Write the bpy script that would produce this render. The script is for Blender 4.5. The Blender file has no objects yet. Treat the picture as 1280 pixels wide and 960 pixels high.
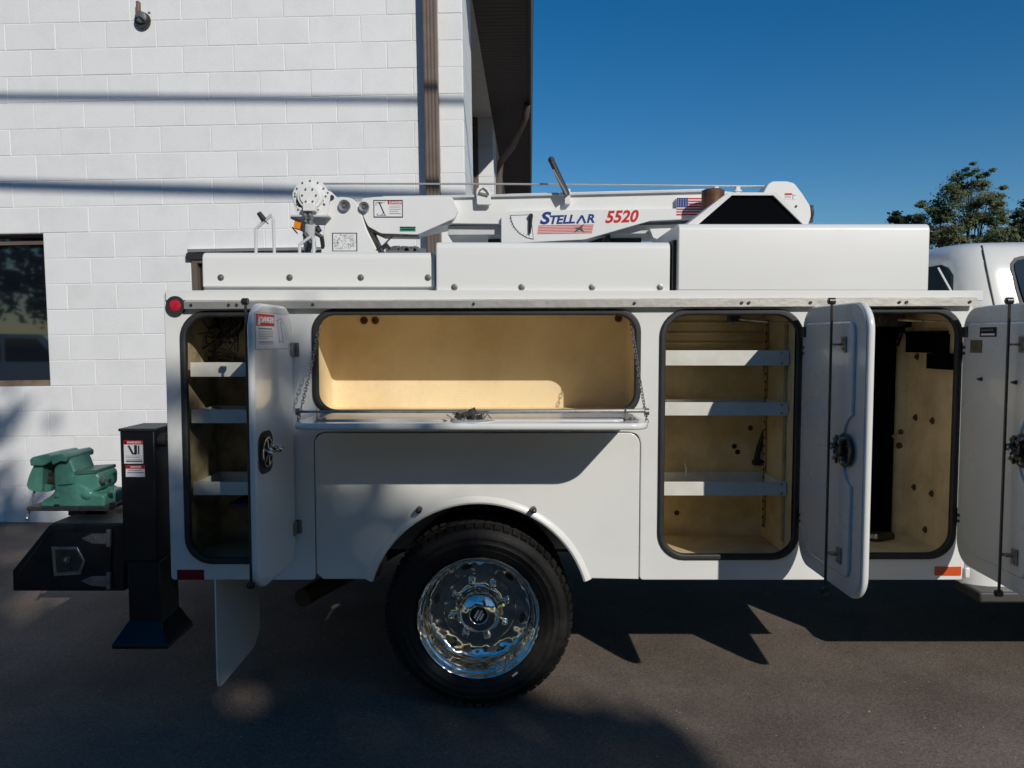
import bpy, bmesh, math, random
from mathutils import Vector, Matrix
random.seed(7)
PI = math.pi
S = bpy.context.scene
COL = S.collection

# ------------------------------------------------------------------ camera
TH = math.radians(3.28)
EYE = Vector((0, 0, 1.58))
cam_d = bpy.data.cameras.new('camera')
cam_d.lens = 27.0; cam_d.sensor_width = 36.0; cam_d.clip_end = 2000; cam_d.clip_start = 0.05
cam = bpy.data.objects.new('camera', cam_d); COL.objects.link(cam)
cam.location = EYE; cam.rotation_euler = (PI/2 - TH, 0, 0)
S.camera = cam

# ------------------------------------------------------------------ world, sun, exposure
SUN = Vector((0.6, -1.0, 0.665)).normalized()      # towards the sun
EL = math.asin(SUN.z); ROT = math.atan2(SUN.x, SUN.y)
W = bpy.data.worlds.new('World'); S.world = W; W.use_nodes = True
nt = W.node_tree; nt.nodes.clear()
sky = nt.nodes.new('ShaderNodeTexSky'); sky.sky_type = 'NISHITA'; sky.sun_disc = False
sky.sun_elevation = EL; sky.sun_rotation = ROT
sky.air_density = 1.0; sky.dust_density = 0.15; sky.ozone_density = 3.0; sky.altitude = 300
hsv = nt.nodes.new('ShaderNodeHueSaturation'); hsv.inputs['Saturation'].default_value = 1.40
hsv.inputs['Value'].default_value = 1.36
bg = nt.nodes.new('ShaderNodeBackground'); bg.inputs['Strength'].default_value = 0.058
wo = nt.nodes.new('ShaderNodeOutputWorld')
nt.links.new(sky.outputs[0], hsv.inputs['Color']); nt.links.new(hsv.outputs[0], bg.inputs[0]); nt.links.new(bg.outputs[0], wo.inputs[0])
sl = bpy.data.lights.new('sun', 'SUN'); sl.energy = 3.2; sl.angle = math.radians(0.5); sl.color = (1.0, 0.955, 0.89)
so = bpy.data.objects.new('sun', sl); COL.objects.link(so)
so.rotation_euler = SUN.to_track_quat('Z', 'Y').to_euler(); so.location = (6, -10, 12)
vs = S.view_settings
vs.view_transform = 'Standard'; vs.look = 'None'; vs.exposure = 0.0; vs.gamma = 1.0; vs.use_curve_mapping = False

# ------------------------------------------------------------------ helpers
def ray(x, y):
    a = (x - 640) / 960; b = (480 - y) / 960
    return Vector((a, math.cos(TH) + b*math.sin(TH), -math.sin(TH) + b*math.cos(TH)))
def at(x, y, Y):                                   # the point seen at pixel x, y of the photograph at distance Y
    d = ray(x, y); return EYE + d * (Y / d.y)
def on(M, x, y, ly=0.0):                           # the point seen at x, y on the plane local y = ly of frame M
    Mi = M.inverted(); o = Mi @ EYE; d = (Mi.to_3x3()) @ ray(x, y)
    return o + d * ((ly - o.y) / d.y)

def principled(name):
    m = bpy.data.materials.new(name); m.use_nodes = True
    return m, m.node_tree, m.node_tree.nodes['Principled BSDF']
def mat(name, col, rough=0.5, metal=0.0, col2=None, nscale=3.0, bump=0.0, bscale=60.0, rvar=0.0, coat=0.0,
        wave=0.0, wscale=2.0, spread=(0.35, 0.65), objrand=0.0, detail=6, emit=None):
    m, t, p = principled(name); N = t.nodes.new; L = t.links.new
    p.inputs['Base Color'].default_value = (*col, 1); p.inputs['Roughness'].default_value = rough
    p.inputs['Metallic'].default_value = metal
    if coat: p.inputs['Coat Weight'].default_value = coat; p.inputs['Coat Roughness'].default_value = 0.06
    tc = N('ShaderNodeTexCoord')
    vec = tc.outputs['Object']
    if objrand:
        oi = N('ShaderNodeObjectInfo'); mm = N('ShaderNodeVectorMath'); mm.operation = 'ADD'
        sc = N('ShaderNodeMath'); sc.operation = 'MULTIPLY'; sc.inputs[1].default_value = 50
        L(oi.outputs['Random'], sc.inputs[0]); L(vec, mm.inputs[0]); L(sc.outputs[0], mm.inputs[1]); vec = mm.outputs[0]
    if col2 is not None:
        n = N('ShaderNodeTexNoise'); n.inputs['Scale'].default_value = nscale; n.inputs['Detail'].default_value = detail
        n.inputs['Roughness'].default_value = 0.65
        r = N('ShaderNodeMapRange'); r.inputs['From Min'].default_value = spread[0]; r.inputs['From Max'].default_value = spread[1]
        mx = N('ShaderNodeMix'); mx.data_type = 'RGBA'
        mx.inputs['A'].default_value = (*col, 1); mx.inputs['B'].default_value = (*col2, 1)
        L(vec, n.inputs['Vector']); L(n.outputs['Fac'], r.inputs['Value']); L(r.outputs[0], mx.inputs['Factor'])
        out = mx.outputs['Result']
        if objrand:
            hv = N('ShaderNodeHueSaturation'); mr = N('ShaderNodeMapRange')
            mr.inputs['To Min'].default_value = 1 - objrand; mr.inputs['To Max'].default_value = 1 + objrand
            L(oi.outputs['Random'], mr.inputs['Value']); L(mr.outputs[0], hv.inputs['Value']); L(out, hv.inputs['Color']); out = hv.outputs[0]
        L(out, p.inputs['Base Color'])
        if rvar:
            rr_ = N('ShaderNodeMapRange'); rr_.inputs['From Min'].default_value = 0.3; rr_.inputs['From Max'].default_value = 0.7
            rr_.inputs['To Min'].default_value = max(0.02, rough - rvar); rr_.inputs['To Max'].default_value = rough + rvar
            L(n.outputs['Fac'], rr_.inputs['Value']); L(rr_.outputs[0], p.inputs['Roughness'])
    prev = None
    for amt, sc_, dist in ((bump, bscale, 0.004), (wave, wscale, 0.02)):
        if amt:
            n2 = N('ShaderNodeTexNoise'); n2.inputs['Scale'].default_value = sc_; n2.inputs['Detail'].default_value = 4 if amt == bump else 1
            b = N('ShaderNodeBump'); b.inputs['Strength'].default_value = amt; b.inputs['Distance'].default_value = dist
            L(vec, n2.inputs['Vector']); L(n2.outputs['Fac'], b.inputs['Height'])
            if prev: L(prev, b.inputs['Normal'])
            prev = b.outputs[0]
    if prev: L(prev, p.inputs['Normal'])
    if prev and coat: L(prev, p.inputs['Coat Normal'])
    return m

M = {}
M['gel'] = mat('white gelcoat', (.79, .79, .745), .20, col2=(.71, .705, .67), nscale=2.3, rvar=.07, coat=.6, wave=.16, wscale=3.5, spread=(.42, .85))
M['gel2'] = mat('white painted panel', (.77, .77, .735), .38, col2=(.75, .745, .71), nscale=2.2, rvar=.06, wave=.06, wscale=2.5)
M['doorin'] = mat('grey white door lining', (.60, .62, .62), .30, col2=(.54, .555, .55), nscale=2.4, rvar=.08, coat=.3, wave=.2, wscale=3)
M['crane'] = mat('crane white enamel', (.79, .79, .76), .33, col2=(.73, .73, .70), nscale=4, rvar=.08)
M['block'] = mat('white painted block', (.80, .80, .785), .65, col2=(.69, .69, .67), nscale=3.0, bump=.35, bscale=75, objrand=.022, spread=(.45, .9), detail=8)
M['mortar'] = mat('white painted mortar', (.79, .79, .77), .7, col2=(.70, .70, .68), nscale=9, bump=.5, bscale=60)
M['cream'] = mat('cream fibreglass', (.84, .69, .43), .50, col2=(.64, .49, .27), nscale=3.5, bump=.35, bscale=140, rvar=.08, spread=(.42, .86), detail=9)
M['cream_worn'] = mat('worn cream fibreglass', (.74, .61, .37), .5, col2=(.46, .35, .19), nscale=5.5, bump=.35, bscale=130, rvar=.08, spread=(.42, .78))
M['cream_shade_stain'] = mat('shaded stained fibreglass', (.42, .34, .20), .5, col2=(.14, .10, .06), nscale=9, bump=.3, bscale=120, spread=(.45, .75))  # base tone darkened to stand for shade in the rear compartment, mottling is staining
for k_ in ('cream', 'cream_worn', 'cream_shade_stain'): M[k_].node_tree.nodes['Principled BSDF'].inputs['Specular IOR Level'].default_value = .2
M['rubber'] = mat('black rubber', (.018, .018, .018), .55, col2=(.03, .03, .03), nscale=12, bump=.2, bscale=200)
M['tyre'] = mat('tyre rubber', (.007, .0068, .0065), .6, col2=(.018, .016, .014), nscale=14, bump=.5, bscale=160, rvar=.12)
M['tyre'].node_tree.nodes['Principled BSDF'].inputs['Specular IOR Level'].default_value = .3
M['hollow'] = mat('dark hood lining', (.002, .0025, .004), .9)
M['hollow'].node_tree.nodes['Principled BSDF'].inputs['Specular IOR Level'].default_value = 0.05
M['black'] = mat('black enamel', (.005, .006, .008), .35, col2=(.014, .014, .016), nscale=6, rvar=.1)
M['tex_black'] = mat('black anti slip coating', (.015, .015, .016), .45, col2=(.05, .05, .05), nscale=90, bump=1.0, bscale=110)
M['alum'] = mat('aluminium strip', (.62, .60, .55), .42, .75, col2=(.5, .48, .43), nscale=14, rvar=.1, bump=.2, bscale=50)
M['steel'] = mat('zinc steel', (.45, .44, .42), .38, .85, col2=(.25, .24, .22), nscale=25, rvar=.12)
M['darksteel'] = mat('dark steel', (.05, .05, .05), .4, .6, col2=(.10, .09, .075), nscale=30, rvar=.12)
M['shelfwhite'] = mat('cream white shelf paint', (.74, .73, .66), .42, col2=(.62, .60, .52), nscale=8, rvar=.08)
M['galv'] = mat('grey shelf paint', (.60, .61, .61), .45, col2=(.52, .53, .53), nscale=6, rvar=.08)
M['chrome'] = mat('chrome', (.88, .84, .77), .12, 1.0, col2=(.74, .69, .60), nscale=18, rvar=.07, wave=.6, wscale=16)
M['brown'] = mat('brown metal', (.17, .125, .10), .5, .1, col2=(.13, .095, .075), nscale=7)
M['soffit'] = mat('dark brown soffit', (.045, .038, .034), .55, col2=(.035, .03, .027), nscale=5)
M['rust'] = mat('rusty brown', (.19, .075, .03), .6, .2, col2=(.07, .03, .015), nscale=16, bump=.3)
M['undercoat'] = mat('undercoat', (.02, .02, .02), .7, col2=(.045, .038, .03), nscale=6, bump=.4, bscale=30)
M['rustpipe'] = mat('rusted exhaust', (.12, .075, .05), .6, .3, col2=(.10, .06, .04), nscale=12, bump=.3)
M['vise'] = mat('green vise enamel', (.10, .285, .215), .32, col2=(.06, .20, .15), nscale=14, rvar=.1, bump=.25, bscale=60, spread=(.4, .7))
M['visejaw'] = mat('worn jaw', (.09, .20, .15), .4, .3, col2=(.04, .17, .11), nscale=20)
M['glass'] = mat('dark window glass', (.006, .008, .012), .03, 0)
M['glass'].node_tree.nodes['Principled BSDF'].inputs['IOR'].default_value = 2.3
M['cabglass'] = mat('tinted glass', (.015, .03, .04), .04, 0)
M['red'] = mat('red print', (.55, .012, .02), .35); M['white'] = mat('white print', (.78, .78, .77), .35)
M['blue'] = mat('blue print', (.012, .04, .20), .35); M['printblack'] = mat('black print', (.02, .02, .022), .4)
M['pink'] = mat('red stripe print', (.60, .10, .10), .35); M['greyprint'] = mat('grey print', (.16, .16, .16), .4)
M['green'] = mat('green print', (.03, .20, .14), .4); M['gunmetal'] = mat('grey star print', (.07, .075, .09), .4)
M['redlens'] = mat('red lens', (.42, .008, .02), .15, col2=(.55, .03, .05), nscale=40, coat=.5)
M['darkred'] = mat('dark red reflector', (.20, .005, .01), .2); M['orange'] = mat('orange reflector', (.62, .09, .02), .25)
M['amber'] = mat('amber lens', (.80, .25, .01), .3)
M['bark'] = mat('bark', (.10, .08, .06), .8, col2=(.05, .04, .03), nscale=8, bump=.6, bscale=20)
M['step'] = mat('grey step', (.07, .07, .07), .5, .3, col2=(.08, .08, .08), nscale=9)
M['room'] = mat('dark room', (.03, .03, .035), .8); M['timber'] = mat('brown timber', (.22, .16, .11), .6, col2=(.13, .09, .06), nscale=10)
M['paintgrey'] = mat('grey cast metal', (.18, .18, .18), .5, .3, col2=(.08, .08, .08), nscale=25)

def tag(o, label=None, cat=None, group=None, kind=None):
    if label: o['label'] = label
    if cat: o['category'] = cat
    if group: o['group'] = group
    if kind: o['kind'] = kind
    return o
def thing(name, label, cat, loc=(0, 0, 0), group=None, rot=None):
    o = bpy.data.objects.new(name, None); COL.objects.link(o); o.location = loc; o.empty_display_size = .2
    if rot is not None: o.rotation_euler = rot
    return tag(o, label, cat, group)

def link_mesh(name, me, m, parent, bevel=0.0, smooth=True, fix=True, ang=35):
    if fix:
        bm = bmesh.new(); bm.from_mesh(me)
        bmesh.ops.recalc_face_normals(bm, faces=bm.faces)
        bm.to_mesh(me); bm.free()
    if smooth:
        me.polygons.foreach_set('use_smooth', [True]*len(me.polygons)); me.set_sharp_from_angle(angle=math.radians(ang))
    me.materials.clear()
    if m: me.materials.append(M[m] if isinstance(m, str) else m)
    o = bpy.data.objects.new(name, me); COL.objects.link(o)
    if parent:
        o.parent = parent
        if parent.type == 'EMPTY' and parent.get('worldparts', 1): o.location = -parent.location
    if bevel:
        b = o.modifiers.new('bevel', 'BEVEL'); b.width = bevel; b.segments = 2; b.limit_method = 'ANGLE'; b.angle_limit = math.radians(40)
    return o

class MB:
    def __init__(s): s.v = []; s.f = []
    def add(s, vs_, fs):
        n = len(s.v); s.v += [tuple(p) for p in vs_]; s.f += [tuple(i + n for i in f) for f in fs]; return s
    def box(s, a, b):
        x0, y0, z0 = a; x1, y1, z1 = b
        return s.add([(x0,y0,z0),(x1,y0,z0),(x1,y1,z0),(x0,y1,z0),(x0,y0,z1),(x1,y0,z1),(x1,y1,z1),(x0,y1,z1)],
                     [(0,3,2,1),(4,5,6,7),(0,1,5,4),(1,2,6,5),(2,3,7,6),(3,0,4,7)])
    def obox(s, c, h, ax=None, rz=0):              # oriented box: centre, half sizes, rotation matrix
        R = ax or Matrix.Rotation(rz, 3, 'Z'); c = Vector(c)
        P = [c + R @ Vector((i*h[0], j*h[1], k*h[2])) for k in (-1, 1) for i, j in ((-1,-1),(1,-1),(1,1),(-1,1))]
        return s.add(P, [(0,3,2,1),(4,5,6,7),(0,1,5,4),(1,2,6,5),(2,3,7,6),(3,0,4,7)])
    def prism(s, pts, off):                        # polygon of 3D points extruded by the vector off
        n = len(pts); off = Vector(off); P = [Vector(p) for p in pts]
        return s.add(P + [p + off for p in P], [tuple(range(n)), tuple(range(2*n-1, n-1, -1))] + [(i, (i+1) % n, n + (i+1) % n, n + i) for i in range(n)])
    def ring(s, c, ax, r0, n):
        ax = Vector(ax).normalized(); u = ax.orthogonal().normalized(); w = ax.cross(u)
        return [Vector(c) + u*r0*math.cos(2*PI*i/n) + w*r0*math.sin(2*PI*i/n) for i in range(n)]
    def cyl(s, a, b, r, n=14, r2=None):
        a = Vector(a); b = Vector(b); r2 = r if r2 is None else r2
        A = s.ring(a, b-a, r, n); B = s.ring(b, b-a, r2, n)
        return s.add(A + B, [tuple(range(n)), tuple(range(2*n-1, n-1, -1))] + [(i, (i+1) % n, n+(i+1) % n, n+i) for i in range(n)])
    def lathe(s, prof, c, ax, n=48):               # prof = [(radius, height along ax)]
        ax = Vector(ax).normalized(); c = Vector(c); V = []; F = []
        for r, h in prof: V += s.ring(c + ax*h, ax, max(r, 1e-4), n)
        for k in range(len(prof)-1):
            for i in range(n):
                j = (i+1) % n; F.append((k*n+i, k*n+j, (k+1)*n+j, (k+1)*n+i))
        return s.add(V, F)
    def tube(s, pts, r, n=8, closed=False):
        P = [Vector(p) for p in pts]; m = len(P); V = []; F = []; u = None
        for i, p in enumerate(P):
            if closed: t = P[(i+1) % m] - P[i-1]
            else: t = P[min(i+1, m-1)] - P[max(i-1, 0)]
            t.normalize()
            u = t.orthogonal().normalized() if u is None else (u - t*u.dot(t)).normalized()
            w = t.cross(u); rr_ = r[i] if isinstance(r, (list, tuple)) else r
            V += [p + u*rr_*math.cos(2*PI*k/n) + w*rr_*math.sin(2*PI*k/n) for k in range(n)]
        for i in range(m if closed else m-1):
            a = i*n; b = ((i+1) % m)*n
            for k in range(n): F.append((a+k, a+(k+1) % n, b+(k+1) % n, b+k))
        if not closed: F += [tuple(range(n)), tuple(range(m*n-1, m*n-n-1, -1))]
        return s.add(V, F)
    def sphere(s, c, r, n=14, sc=(1, 1, 1)):
        c = Vector(c); prof = [(math.sin(PI*k/(n//2))*r, -math.cos(PI*k/(n//2))*r) for k in range(n//2+1)]
        k0 = len(s.v); s.lathe(prof, (0,0,0), (0,0,1), n)
        for i in range(k0, len(s.v)):
            q = s.v[i]; s.v[i] = (c.x+q[0]*sc[0], c.y+q[1]*sc[1], c.z+q[2]*sc[2])
        return s
    def build(s, name, m, parent=None, bevel=0.0, smooth=True, fix=True, ang=35):
        me = bpy.data.meshes.new(name); me.from_pydata(s.v, [], s.f); me.update()
        return link_mesh(name, me, m, parent, bevel, smooth, fix, ang)

def rr(x0, z0, x1, z1, r, n=8):
    out = []
    for cx, cz, a0 in ((x1-r, z1-r, 0), (x0+r, z1-r, 90), (x0+r, z0+r, 180), (x1-r, z0+r, 270)):
        for k in range(n+1):
            a = math.radians(a0 + 90*k/n); out.append((cx + r*math.cos(a), cz + r*math.sin(a)))
    return out
def circ(cx, cz, r, n=32, sx=1, sz=1): return [(cx + r*sx*math.cos(2*PI*k/n), cz + r*sz*math.sin(2*PI*k/n)) for k in range(n)]
def plate_mesh(outlines, thick, bevel=0.0, X=None):
    cu = bpy.data.curves.new('c', 'CURVE'); cu.dimensions = '2D'; cu.fill_mode = 'BOTH'
    cu.extrude = max(thick/2 - bevel, 1e-5); cu.bevel_depth = bevel; cu.bevel_resolution = 2; cu.offset = -bevel
    for o in outlines:
        sp = cu.splines.new('POLY'); sp.points.add(len(o)-1); sp.use_cyclic_u = True
        for i, (a, b) in enumerate(o): sp.points[i].co = (a, b, 0, 1)
    ob = bpy.data.objects.new('c', cu); me = bpy.data.meshes.new_from_object(ob)
    bpy.data.objects.remove(ob); bpy.data.curves.remove(cu)
    if X is not None: me.transform(X)
    return me
def plate(name, outlines, thick, X, m, parent, bevel=0.0):
    return link_mesh(name, plate_mesh(outlines, thick, bevel, X), m, parent, fix=False)
def side(Y): return Matrix.Translation((0, Y, 0)) @ Matrix.Rotation(PI/2, 4, 'X')      # (a, b) -> X, Z at distance Y, facing the camera
def text_mesh(body, size, X, shear=0.0, bold=0.0, thick=0.0006, wscale=1.0, space=1.0):
    cu = bpy.data.curves.new('t', 'FONT'); cu.body = body; cu.size = size; cu.shear = shear; cu.offset = bold; cu.extrude = thick
    cu.space_character = space; cu.align_x = 'CENTER'; cu.align_y = 'CENTER'; cu.resolution_u = 3
    ob = bpy.data.objects.new('t', cu); me = bpy.data.meshes.new_from_object(ob)
    bpy.data.objects.remove(ob); bpy.data.curves.remove(cu)
    me.transform(X @ Matrix.Diagonal((wscale, 1, 1, 1))); return me
def text(name, body, size, X, m, parent, **k): return link_mesh(name, text_mesh(body, size, X, **k), m, parent, fix=False, smooth=False)
def pxpoly(pts, Y):                                # pixel outline -> (X, Z) outline on the plane at distance Y
    q = [at(x, y, Y) for x, y in pts]; q = [(p.x, p.z) for p in q]
    ar = sum(q[i-1][0]*q[i][1] - q[i][0]*q[i-1][1] for i in range(len(q)))
    return q if ar > 0 else q[::-1]
def smooth_poly(pts, r=0.02, n=4):                 # round the corners of a 2D outline
    out = []; N = len(pts)
    for i in range(N):
        p = Vector(pts[i]); a = Vector(pts[i-1]) - p; b = Vector(pts[(i+1) % N]) - p
        d = min(r, a.length*.45, b.length*.45); A = p + a.normalized()*d; B = p + b.normalized()*d
        for k in range(n+1):
            t = k/n; q = A*(1-t)**2 + p*2*t*(1-t) + B*t*t; out.append((q.x, q.y))
    return out
# ------------------------------------------------------------------ ground
def asphalt():
    m, t, p = principled('asphalt'); N = t.nodes.new; L = t.links.new
    tc = N('ShaderNodeTexCoord')
    n1 = N('ShaderNodeTexNoise'); n1.inputs['Scale'].default_value = 1.6; n1.inputs['Detail'].default_value = 9; n1.inputs['Roughness'].default_value = .62
    n2 = N('ShaderNodeTexNoise'); n2.inputs['Scale'].default_value = 120; n2.inputs['Detail'].default_value = 5; n2.inputs['Roughness'].default_value = .75
    v = N('ShaderNodeTexVoronoi'); v.inputs['Scale'].default_value = 42
    L(tc.outputs['Object'], n1.inputs['Vector']); L(tc.outputs['Object'], n2.inputs['Vector']); L(tc.outputs['Object'], v.inputs['Vector'])
    a = N('ShaderNodeMix'); a.data_type = 'RGBA'; a.inputs['A'].default_value = (.120, .096, .076, 1); a.inputs['B'].default_value = (.175, .142, .116, 1)
    r1 = N('ShaderNodeMapRange'); r1.inputs['From Min'].default_value = .35; r1.inputs['From Max'].default_value = .65
    L(n1.outputs['Fac'], r1.inputs['Value']); L(r1.outputs[0], a.inputs['Factor'])
    b = N('ShaderNodeMix'); b.data_type = 'RGBA'; b.blend_type = 'MULTIPLY'; b.inputs['Factor'].default_value = .75
    r2 = N('ShaderNodeMapRange'); r2.inputs['From Min'].default_value = .3; r2.inputs['From Max'].default_value = .7; r2.inputs['To Min'].default_value = .25; r2.inputs['To Max'].default_value = 2.0
    L(n2.outputs['Fac'], r2.inputs['Value']); L(a.outputs['Result'], b.inputs['A']); L(r2.outputs[0], b.inputs['B'])
    # a few pale chips of stone in the mat
    wn = N('ShaderNodeSeparateColor'); L(v.outputs['Color'], wn.inputs[0])
    g = N('ShaderNodeMath'); g.operation = 'GREATER_THAN'; g.inputs[1].default_value = .972; L(wn.outputs[0], g.inputs[0])
    lt = N('ShaderNodeMath'); lt.operation = 'LESS_THAN'; lt.inputs[1].default_value = .16; L(v.outputs['Distance'], lt.inputs[0])
    mu = N('ShaderNodeMath'); mu.operation = 'MULTIPLY'; L(g.outputs[0], mu.inputs[0]); L(lt.outputs[0], mu.inputs[1])
    c = N('ShaderNodeMix'); c.data_type = 'RGBA'; c.inputs['B'].default_value = (.45, .40, .33, 1)
    L(mu.outputs[0], c.inputs['Factor']); L(b.outputs['Result'], c.inputs['A']); L(c.outputs['Result'], p.inputs['Base Color'])
    p.inputs['Roughness'].default_value = .85; p.inputs['Specular IOR Level'].default_value = .25
    bp = N('ShaderNodeBump'); bp.inputs['Strength'].default_value = .8; bp.inputs['Distance'].default_value = .004
    L(n2.outputs['Fac'], bp.inputs['Height']); L(bp.outputs[0], p.inputs['Normal'])
    return m
M['asphalt'] = asphalt()
ys_ = [-300, -40, 0, 3.9] + [3.9 + 2.6*k/12 for k in range(1, 13)] + [8, 20, 60, 300]
def gz(y): t = min(max((y-3.9)/2.6, 0), 1); return -.055 + .055*t*t*(3-2*t)
g = MB(); xs_ = [-300, -20, 0, 20, 300]
g.add([(x, y, gz(y)) for y in ys_ for x in xs_], [(j*5+i, j*5+i+1, (j+1)*5+i+1, (j+1)*5+i) for j in range(len(ys_)-1) for i in range(4)])
tag(g.build('ground', 'asphalt', smooth=True, fix=False), kind='structure')

# ------------------------------------------------------------------ block building (local frame: x along the front, y into the building, z up)
BR = Matrix.Rotation(-.024, 3, 'Z') @ Matrix.Rotation(-.014, 3, 'Y')
c0 = at(581, 240, 6.5); zd = BR @ Vector((0, 0, 1)); b0 = c0 - zd*(c0.z/zd.z)
BM = Matrix.Translation(b0) @ BR.to_4x4()
bld = thing('block_building', 'white painted concrete block building with brown downspout and dark eave behind the truck', 'building', b0, rot=BR.to_euler())
bld['worldparts'] = 0
BH, BL = .217, .4275
zr = on(BM, 0, 63.7).z; xj = on(BM, 132.5, 47).x
wx1 = on(BM, 58, 380).x; wz1 = on(BM, 50, 287).z; wz0 = on(BM, 58, 470).z
def snap(z): return zr + round((z - zr)/BH)*BH
wz1 = snap(wz1); wz0 = snap(wz0); wx0 = wx1 - 1.7
dx0 = on(BM, 241, 335).x; dx1 = on(BM, 420, 305).x; dz1 = snap(on(BM, 300, 312).z)
OPEN = [(wx0, wx1, wz0, wz1), (dx0, dx1, -1, dz1)]
XL = -8.0; ZT = 5.65
rng = random.Random(3)
block_me = {}
def block_mesh(w, h):
    key = (round(w, 2), round(h, 3))
    if key not in block_me:
        b = .004; y0 = 0; a = MB(); g_ = .0022
        x0, x1, z0, z1 = g_, w-g_, g_, h-g_
        V = [(x0, b, z0), (x1, b, z0), (x1, b, z1), (x0, b, z1), (x0+b, 0, z0+b), (x1-b, 0, z0+b), (x1-b, 0, z1-b), (x0+b, 0, z1-b),
             (x0, .05, z0), (x1, .05, z0), (x1, .05, z1), (x0, .05, z1)]
        F = [(4, 5, 6, 7), (0, 1, 5, 4), (1, 2, 6, 5), (2, 3, 7, 6), (3, 0, 4, 7), (8, 9, 1, 0), (9, 10, 2, 1), (10, 11, 3, 2), (11, 8, 0, 3)]
        me = bpy.data.meshes.new('block'); me.from_pydata(V, [], F); me.update(); me.materials.append(M['block'])
        block_me[key] = me
    return block_me[key]
far_blocks = MB(); nb = 0
k0 = int(math.floor((-.12 - zr)/BH)); k1 = int(math.ceil((ZT - zr)/BH))
for k in range(k0, k1):
    z0 = zr + k*BH; off = xj if k % 2 == 0 else xj - BL/2
    # the row above the anchor line (k = 0) has a joint at xj
    n0 = int(math.floor((XL - off)/BL)); n1 = int(math.ceil((0 - off)/BL))
    for n in range(n0, n1):
        a, b = max(off + n*BL, XL), min(off + (n+1)*BL, 0)
        segs = [(a, b)]
        for ox0, ox1, oz0, oz1 in OPEN:
            if z0 + BH/2 > oz0 and z0 + BH/2 < oz1:
                ns = []
                for s0, s1 in segs:
                    if s1 <= ox0 or s0 >= ox1: ns.append((s0, s1)); continue
                    if s0 < ox0: ns.append((s0, ox0))
                    if s1 > ox1: ns.append((ox1, s1))
                segs = ns
        for s0, s1 in segs:
            if s1 - s0 < .05: continue
            pz = z0 + BH/2
            near = s1 > -4.35 and pz < 4.62 and pz > -.1
            me = block_mesh(s1-s0, BH)
            if near and nb < 296:
                o = bpy.data.objects.new('block', me); COL.objects.link(o); o.parent = bld
                o.location = (s0, rng.uniform(-.0015, .0015), z0); o.rotation_euler = (rng.uniform(-.004, .004), 0, rng.uniform(-.003, .003)); nb += 1
            else:
                far_blocks.add([(v.co.x+s0, v.co.y, v.co.z+z0) for v in me.vertices], [tuple(p.vertices) for p in me.polygons])
tag(far_blocks.build('distant_block', 'block', bld, smooth=False), kind='stuff')
mb = MB()                                          # mortar bed behind the blocks, with the openings left out
yb0, yb1 = .0032, .28
def bed(x0, x1, z0, z1): mb.box((x0, yb0, z0), (x1, yb1, z1))
bed(XL, wx0, -.3, ZT); bed(wx0, wx1, -.3, wz0); bed(wx0, wx1, wz1, ZT); bed(wx1, dx0, -.3, ZT); bed(dx0, dx1, dz1, ZT); bed(dx1, -.001, -.3, ZT)
mb.build('mortar_bed', 'mortar', bld, smooth=False)
# side wall: corner pier, recessed bay, far pier
sw = MB()
P1, P2, P3, RD, SOF = .95, 5.3, 6.3, .24, on(BM, 0, 0).z*0 + 4.93
sw.box((-.6, yb1+.002, -.3), (-.001, P1, SOF-.002)); sw.box((-.6, P1, -.3), (-RD, P2, 1.1)); sw.box((-.6, P2, -.3), (-.001, P3, SOF-.002))
sw.box((-.6, P1, SOF-.0015), (-.001, P2, SOF+.5)); sw.box((-.6, P3, -.3), (-RD, 14, 1.1)); sw.box((-.6, P3, SOF-.0015), (-.001, 14, SOF+.5))
sw.box((-8, 13.9, -.3), (-.61, 14, ZT)); sw.box((-8, .3, -.3), (-7.9, 13.9, ZT))
sw.build('side_wall', 'mortar', bld, smooth=False)
sb = MB()
k = 0
for kz in range(k0, k1):                            # block faces of the corner pier and of the far pier
    z0 = zr + kz*BH
    if z0 > SOF - .1: continue
    for ya, yb_ in (((0.001, .45), (.45, P1)) if kz % 2 else ((0.001, .2), (.2, .66), (.66, P1))):
        sb.box((-.02, ya+.002, z0+.002), (.004, yb_-.002, min(z0+BH-.002, SOF-.01)))
    sb.box((-RD+.002, P2-.006, z0+.002), (-.002, P2+.02, min(z0+BH-.002, SOF-.01)))
    for ya, yb_ in ((P2, P2+.5), (P2+.5, P3)): sb.box((-.02, ya+.022, z0+.002), (.004, yb_-.002, min(z0+BH-.002, SOF-.01)))
sb.build('pier_block', 'block', bld, bevel=.002, smooth=False)['kind'] = 'stuff'
w = MB(); w.box((-RD-.05, P1, 1.1), (-RD-.03, P2, SOF)); w.box((-RD-.05, P3, 1.1), (-RD-.03, 14, SOF)); w.build('side_window', 'glass', bld, smooth=False)
w = MB()
for y in (P1+.03, P1+1.45, P1+2.9, P2-.03): w.box((-RD-.03, y-.03, 1.1), (-RD+.02, y+.03, SOF-.005))
w.box((-RD-.031, P1, 1.1), (-RD+.02, P2, 1.16)); w.build('side_window_frame', 'brown', bld, smooth=False)
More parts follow.
